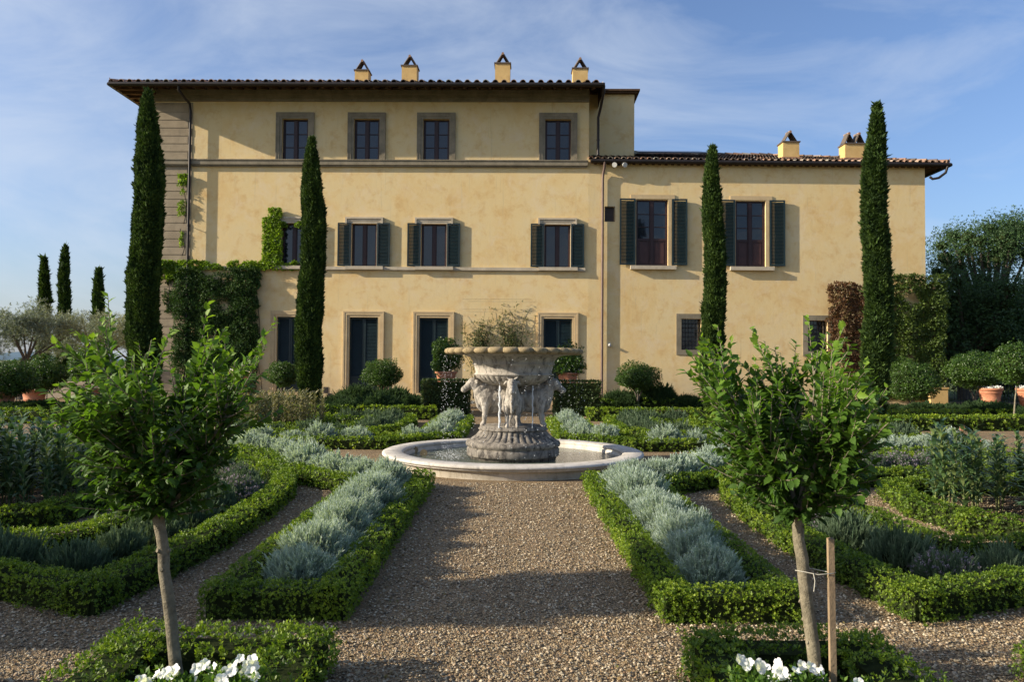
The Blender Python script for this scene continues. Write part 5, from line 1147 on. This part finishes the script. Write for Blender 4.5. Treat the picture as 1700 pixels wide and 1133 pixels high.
for sg in (-1, 1):
    CH += [[((.44, sg * .09, .40), .10), ((.45, sg * .105, .29), .07), ((.455, sg * .10, .19), .043), ((.46, sg * .10, .16), .046), ((.47, sg * .10, .07), .030), ((.475, sg * .10, .045), .038), ((.50, sg * .10, .018), .036)],
           [((.08, sg * .09, .42), .12), ((.13, sg * .11, .29), .08), ((.06, sg * .10, .20), .048), ((.035, sg * .10, .17), .045), ((.06, sg * .10, .07), .031), ((.07, sg * .10, .045), .038), ((.095, sg * .10, .018), .036)],
           [((.60, sg * .07, .715), .025), ((.59, sg * .115, .71), .030), ((.59, sg * .155, .68), .014)],
           [((.625, sg * .05, .755), .022), ((.63, sg * .085, .775), .015), ((.64, sg * .10, .79), .009)],
           [((.70, sg * .062, .685), .020), ((.72, sg * .055, .675), .016)]]
bull = blob_mesh('bull_statue', CH, .0065, 'bull_marble', 3)
for k, a in enumerate((-92, 184, -8, 88)):
    o = bpy.data.objects.new('bull_statue', bull); COL.objects.link(o); o.parent = fo; o.location = (0, 0, .60); o.rotation_euler = (0, 0, rad(a)); o.scale = (1, .80, 1)
# clay spouts inside the basin on the left
for (px, py) in ((688, 748), (703, 753)):
    p = G(px, py, .12); mb = MB(); mb.tube([p + [-.02, .10, 0], p, p + [.01, -.04, .01]], [.045, .055, .06], 14); mb.build('spout', 'moss_stone', fo)
mb = MB(); mb.lathe([(.70, .085), (1.2, .085), (1.735, .085)], FC, 64); tag(mb.build('water', 'water'), kind='structure')
# falling water
rg = np.random.default_rng(77)
def drops(P, S_):
    bmv = np.array([(0, 0, 1.3), (1, 0, 0), (0, 1, 0), (-1, 0, 0), (0, -1, 0), (0, 0, -1.3)]) ; bf = np.array([(0, 1, 2), (0, 2, 3), (0, 3, 4), (0, 4, 1), (5, 2, 1), (5, 3, 2), (5, 4, 3), (5, 1, 4)])
    V = P[:, None] + S_[:, None, None] * bmv[None]; Fc = bf[None] + (np.arange(len(P)) * 6)[:, None, None]; return (V.reshape(-1, 3), Fc.reshape(-1, 3), 0, None, True)
ch = []
n_ = 520; a = rg.uniform(0, 2 * math.pi, n_); a[:230] = rg.normal(math.pi * 1.03, .28, 230); r_ = 1.13 + rg.normal(size=n_) * .03; z = .12 + 1.62 * rg.random(n_)
ch.append(drops(FC + np.stack([np.cos(a) * r_, np.sin(a) * r_, z], 1), rg.uniform(.0025, .0062, n_)))
n_ = 260; st = rg.integers(0, 14, n_); aa = np.linspace(-2.7, -.3, 14)[st]; z = .2 + 1.54 * rg.random(n_); ch.append(drops(FC + np.stack([np.cos(aa) * 1.1, np.sin(aa) * 1.1, z], 1) + rg.normal(size=(n_, 3)) * .012, rg.uniform(.003, .007, n_)))
n_ = 420; P = FC + np.stack([rg.normal(-.98, .13, n_), rg.normal(-.25, .2, n_), .10 + np.abs(rg.normal(0, .05, n_))], 1); ch.append(drops(P, rg.uniform(.002, .006, n_)))
# two continuous streams between the bulls
for (dx, dy, r0) in ((-.215, -.50, .020), (.30, -.45, .010)):
    mb = MB(); p = FC + [dx, dy, 0]; zz = np.linspace(1.26, .6, 14); mb.tube([(p[0] + .006 * math.sin(q * 1.9), p[1], zz[q]) for q in range(14)], [r0 * (.5 + .5 * abs(math.sin(q * 1.3))) for q in range(14)], 7); ch += [(c[0], c[1], 0, None, True) for c in mb.ch]
tag(mesh_np('water_spray', ch, 'water_drop'), 'falling drops and thin streams of water around the fountain bowl', 'water', kind='stuff')

# ------------------------------------------------------------------ loose gravel stones in the near paths
rg = np.random.default_rng(55); N_ = 150000
y = 3.0 + 7.5 * rg.random(N_) ** 1.5; x = (rg.random(N_) * 2 - 1) * (y * .70 + .3)
rx, ry = np.abs(x - FC[0]), np.abs(y - FC[1])
keep = ~((rx > .98) & (rx < 1.8) & (ry < 7.75) & (ry > 3.2)) & ~((rx > .98) & (rx < 1.8) & (y < 4.0)) & (np.hypot(x - FC[0], y - FC[1]) > 2.05)
x, y = x[keep], y[keep]; n_ = len(x); sz = (.0034 + .0085 * rg.random(n_) ** 2.0) * (1 + .05 * (y - 3))
bv = np.array([(0, 0, .75), (1, 0, 0), (.3, .9, .1), (-.8, .5, 0), (-.7, -.6, .1), (.4, -.9, 0), (0, 0, -.5)]); bf = [(0, i, i % 5 + 1) for i in range(1, 6)]
an = rg.uniform(0, 6.3, n_); c, s = np.cos(an), np.sin(an); st = rg.uniform(.6, 1.2, n_)
VX = bv[None, :, 0] * c[:, None] - bv[None, :, 1] * s[:, None] * st[:, None]; VY = bv[None, :, 0] * s[:, None] + bv[None, :, 1] * c[:, None] * st[:, None]; tilt = rg.normal(size=(n_, 2)) * .5
VZ = bv[None, :, 2] * rg.uniform(.6, 1.1, n_)[:, None] + VX * tilt[:, :1] * .5 + VY * tilt[:, 1:] * .5
V = np.stack([x[:, None] + VX * sz[:, None], y[:, None] + VY * sz[:, None], VZ * sz[:, None] + sz[:, None] * .4], 2)
Fc = np.array(bf)[None] + (np.arange(n_) * 7)[:, None, None]
tag(mesh_np('loose_gravel', [(V.reshape(-1, 3), Fc.reshape(-1, 3), 0, np.repeat(rg.random(n_), 7), False)], 'pebble'), 'loose pebbles covering the garden paths', 'gravel', kind='stuff')
rg = np.random.default_rng(91); n_ = 900; y = rg.uniform(3.2, 10.5, n_); x = np.sign(rg.random(n_) - .5) * (.92 - np.abs(rg.normal(0, .16, n_))) - .03; k = rg.random(n_) < .55
x[k] = (rg.random(k.sum()) * 2 - 1) * (y[k] * .62)
ok = ~((np.abs(x) > .95) & (np.abs(x) < 1.9) & ((y > 4.85) | (y < 4.1))); x, y = x[ok], y[ok]; n_ = len(x)
tv, tf = np.array([(0, 0, 0), (.4, .12, .5), (0, .02, 1), (-.4, .12, .5)]), np.array([(0, 1, 2, 3)])
V, Fc, T = scatter(np.stack([x, y, np.full(n_, .012)], 1), np.stack([rg.normal(size=n_), rg.normal(size=n_), rg.uniform(-.1, .25, n_)], 1), rg.uniform(.010, .028, n_), tv, tf, rg)
tag(mesh_np('fallen_leaves', [(V, Fc, 0, T, False)], 'dead_leaf'), 'small dry leaves fallen on the gravel paths', 'leaves', kind='stuff')
for o in bpy.data.objects:
    if o.type == 'MESH' and o.parent is None and 'kind' not in o and 'label' not in o and o.name.split('.')[0] in ('santolina_bush', 'lavender_bush', 'rosemary_bush', 'lavender_dome', 'lily_plant'):
        bpy.data.objects.remove(o, do_unlink=True)
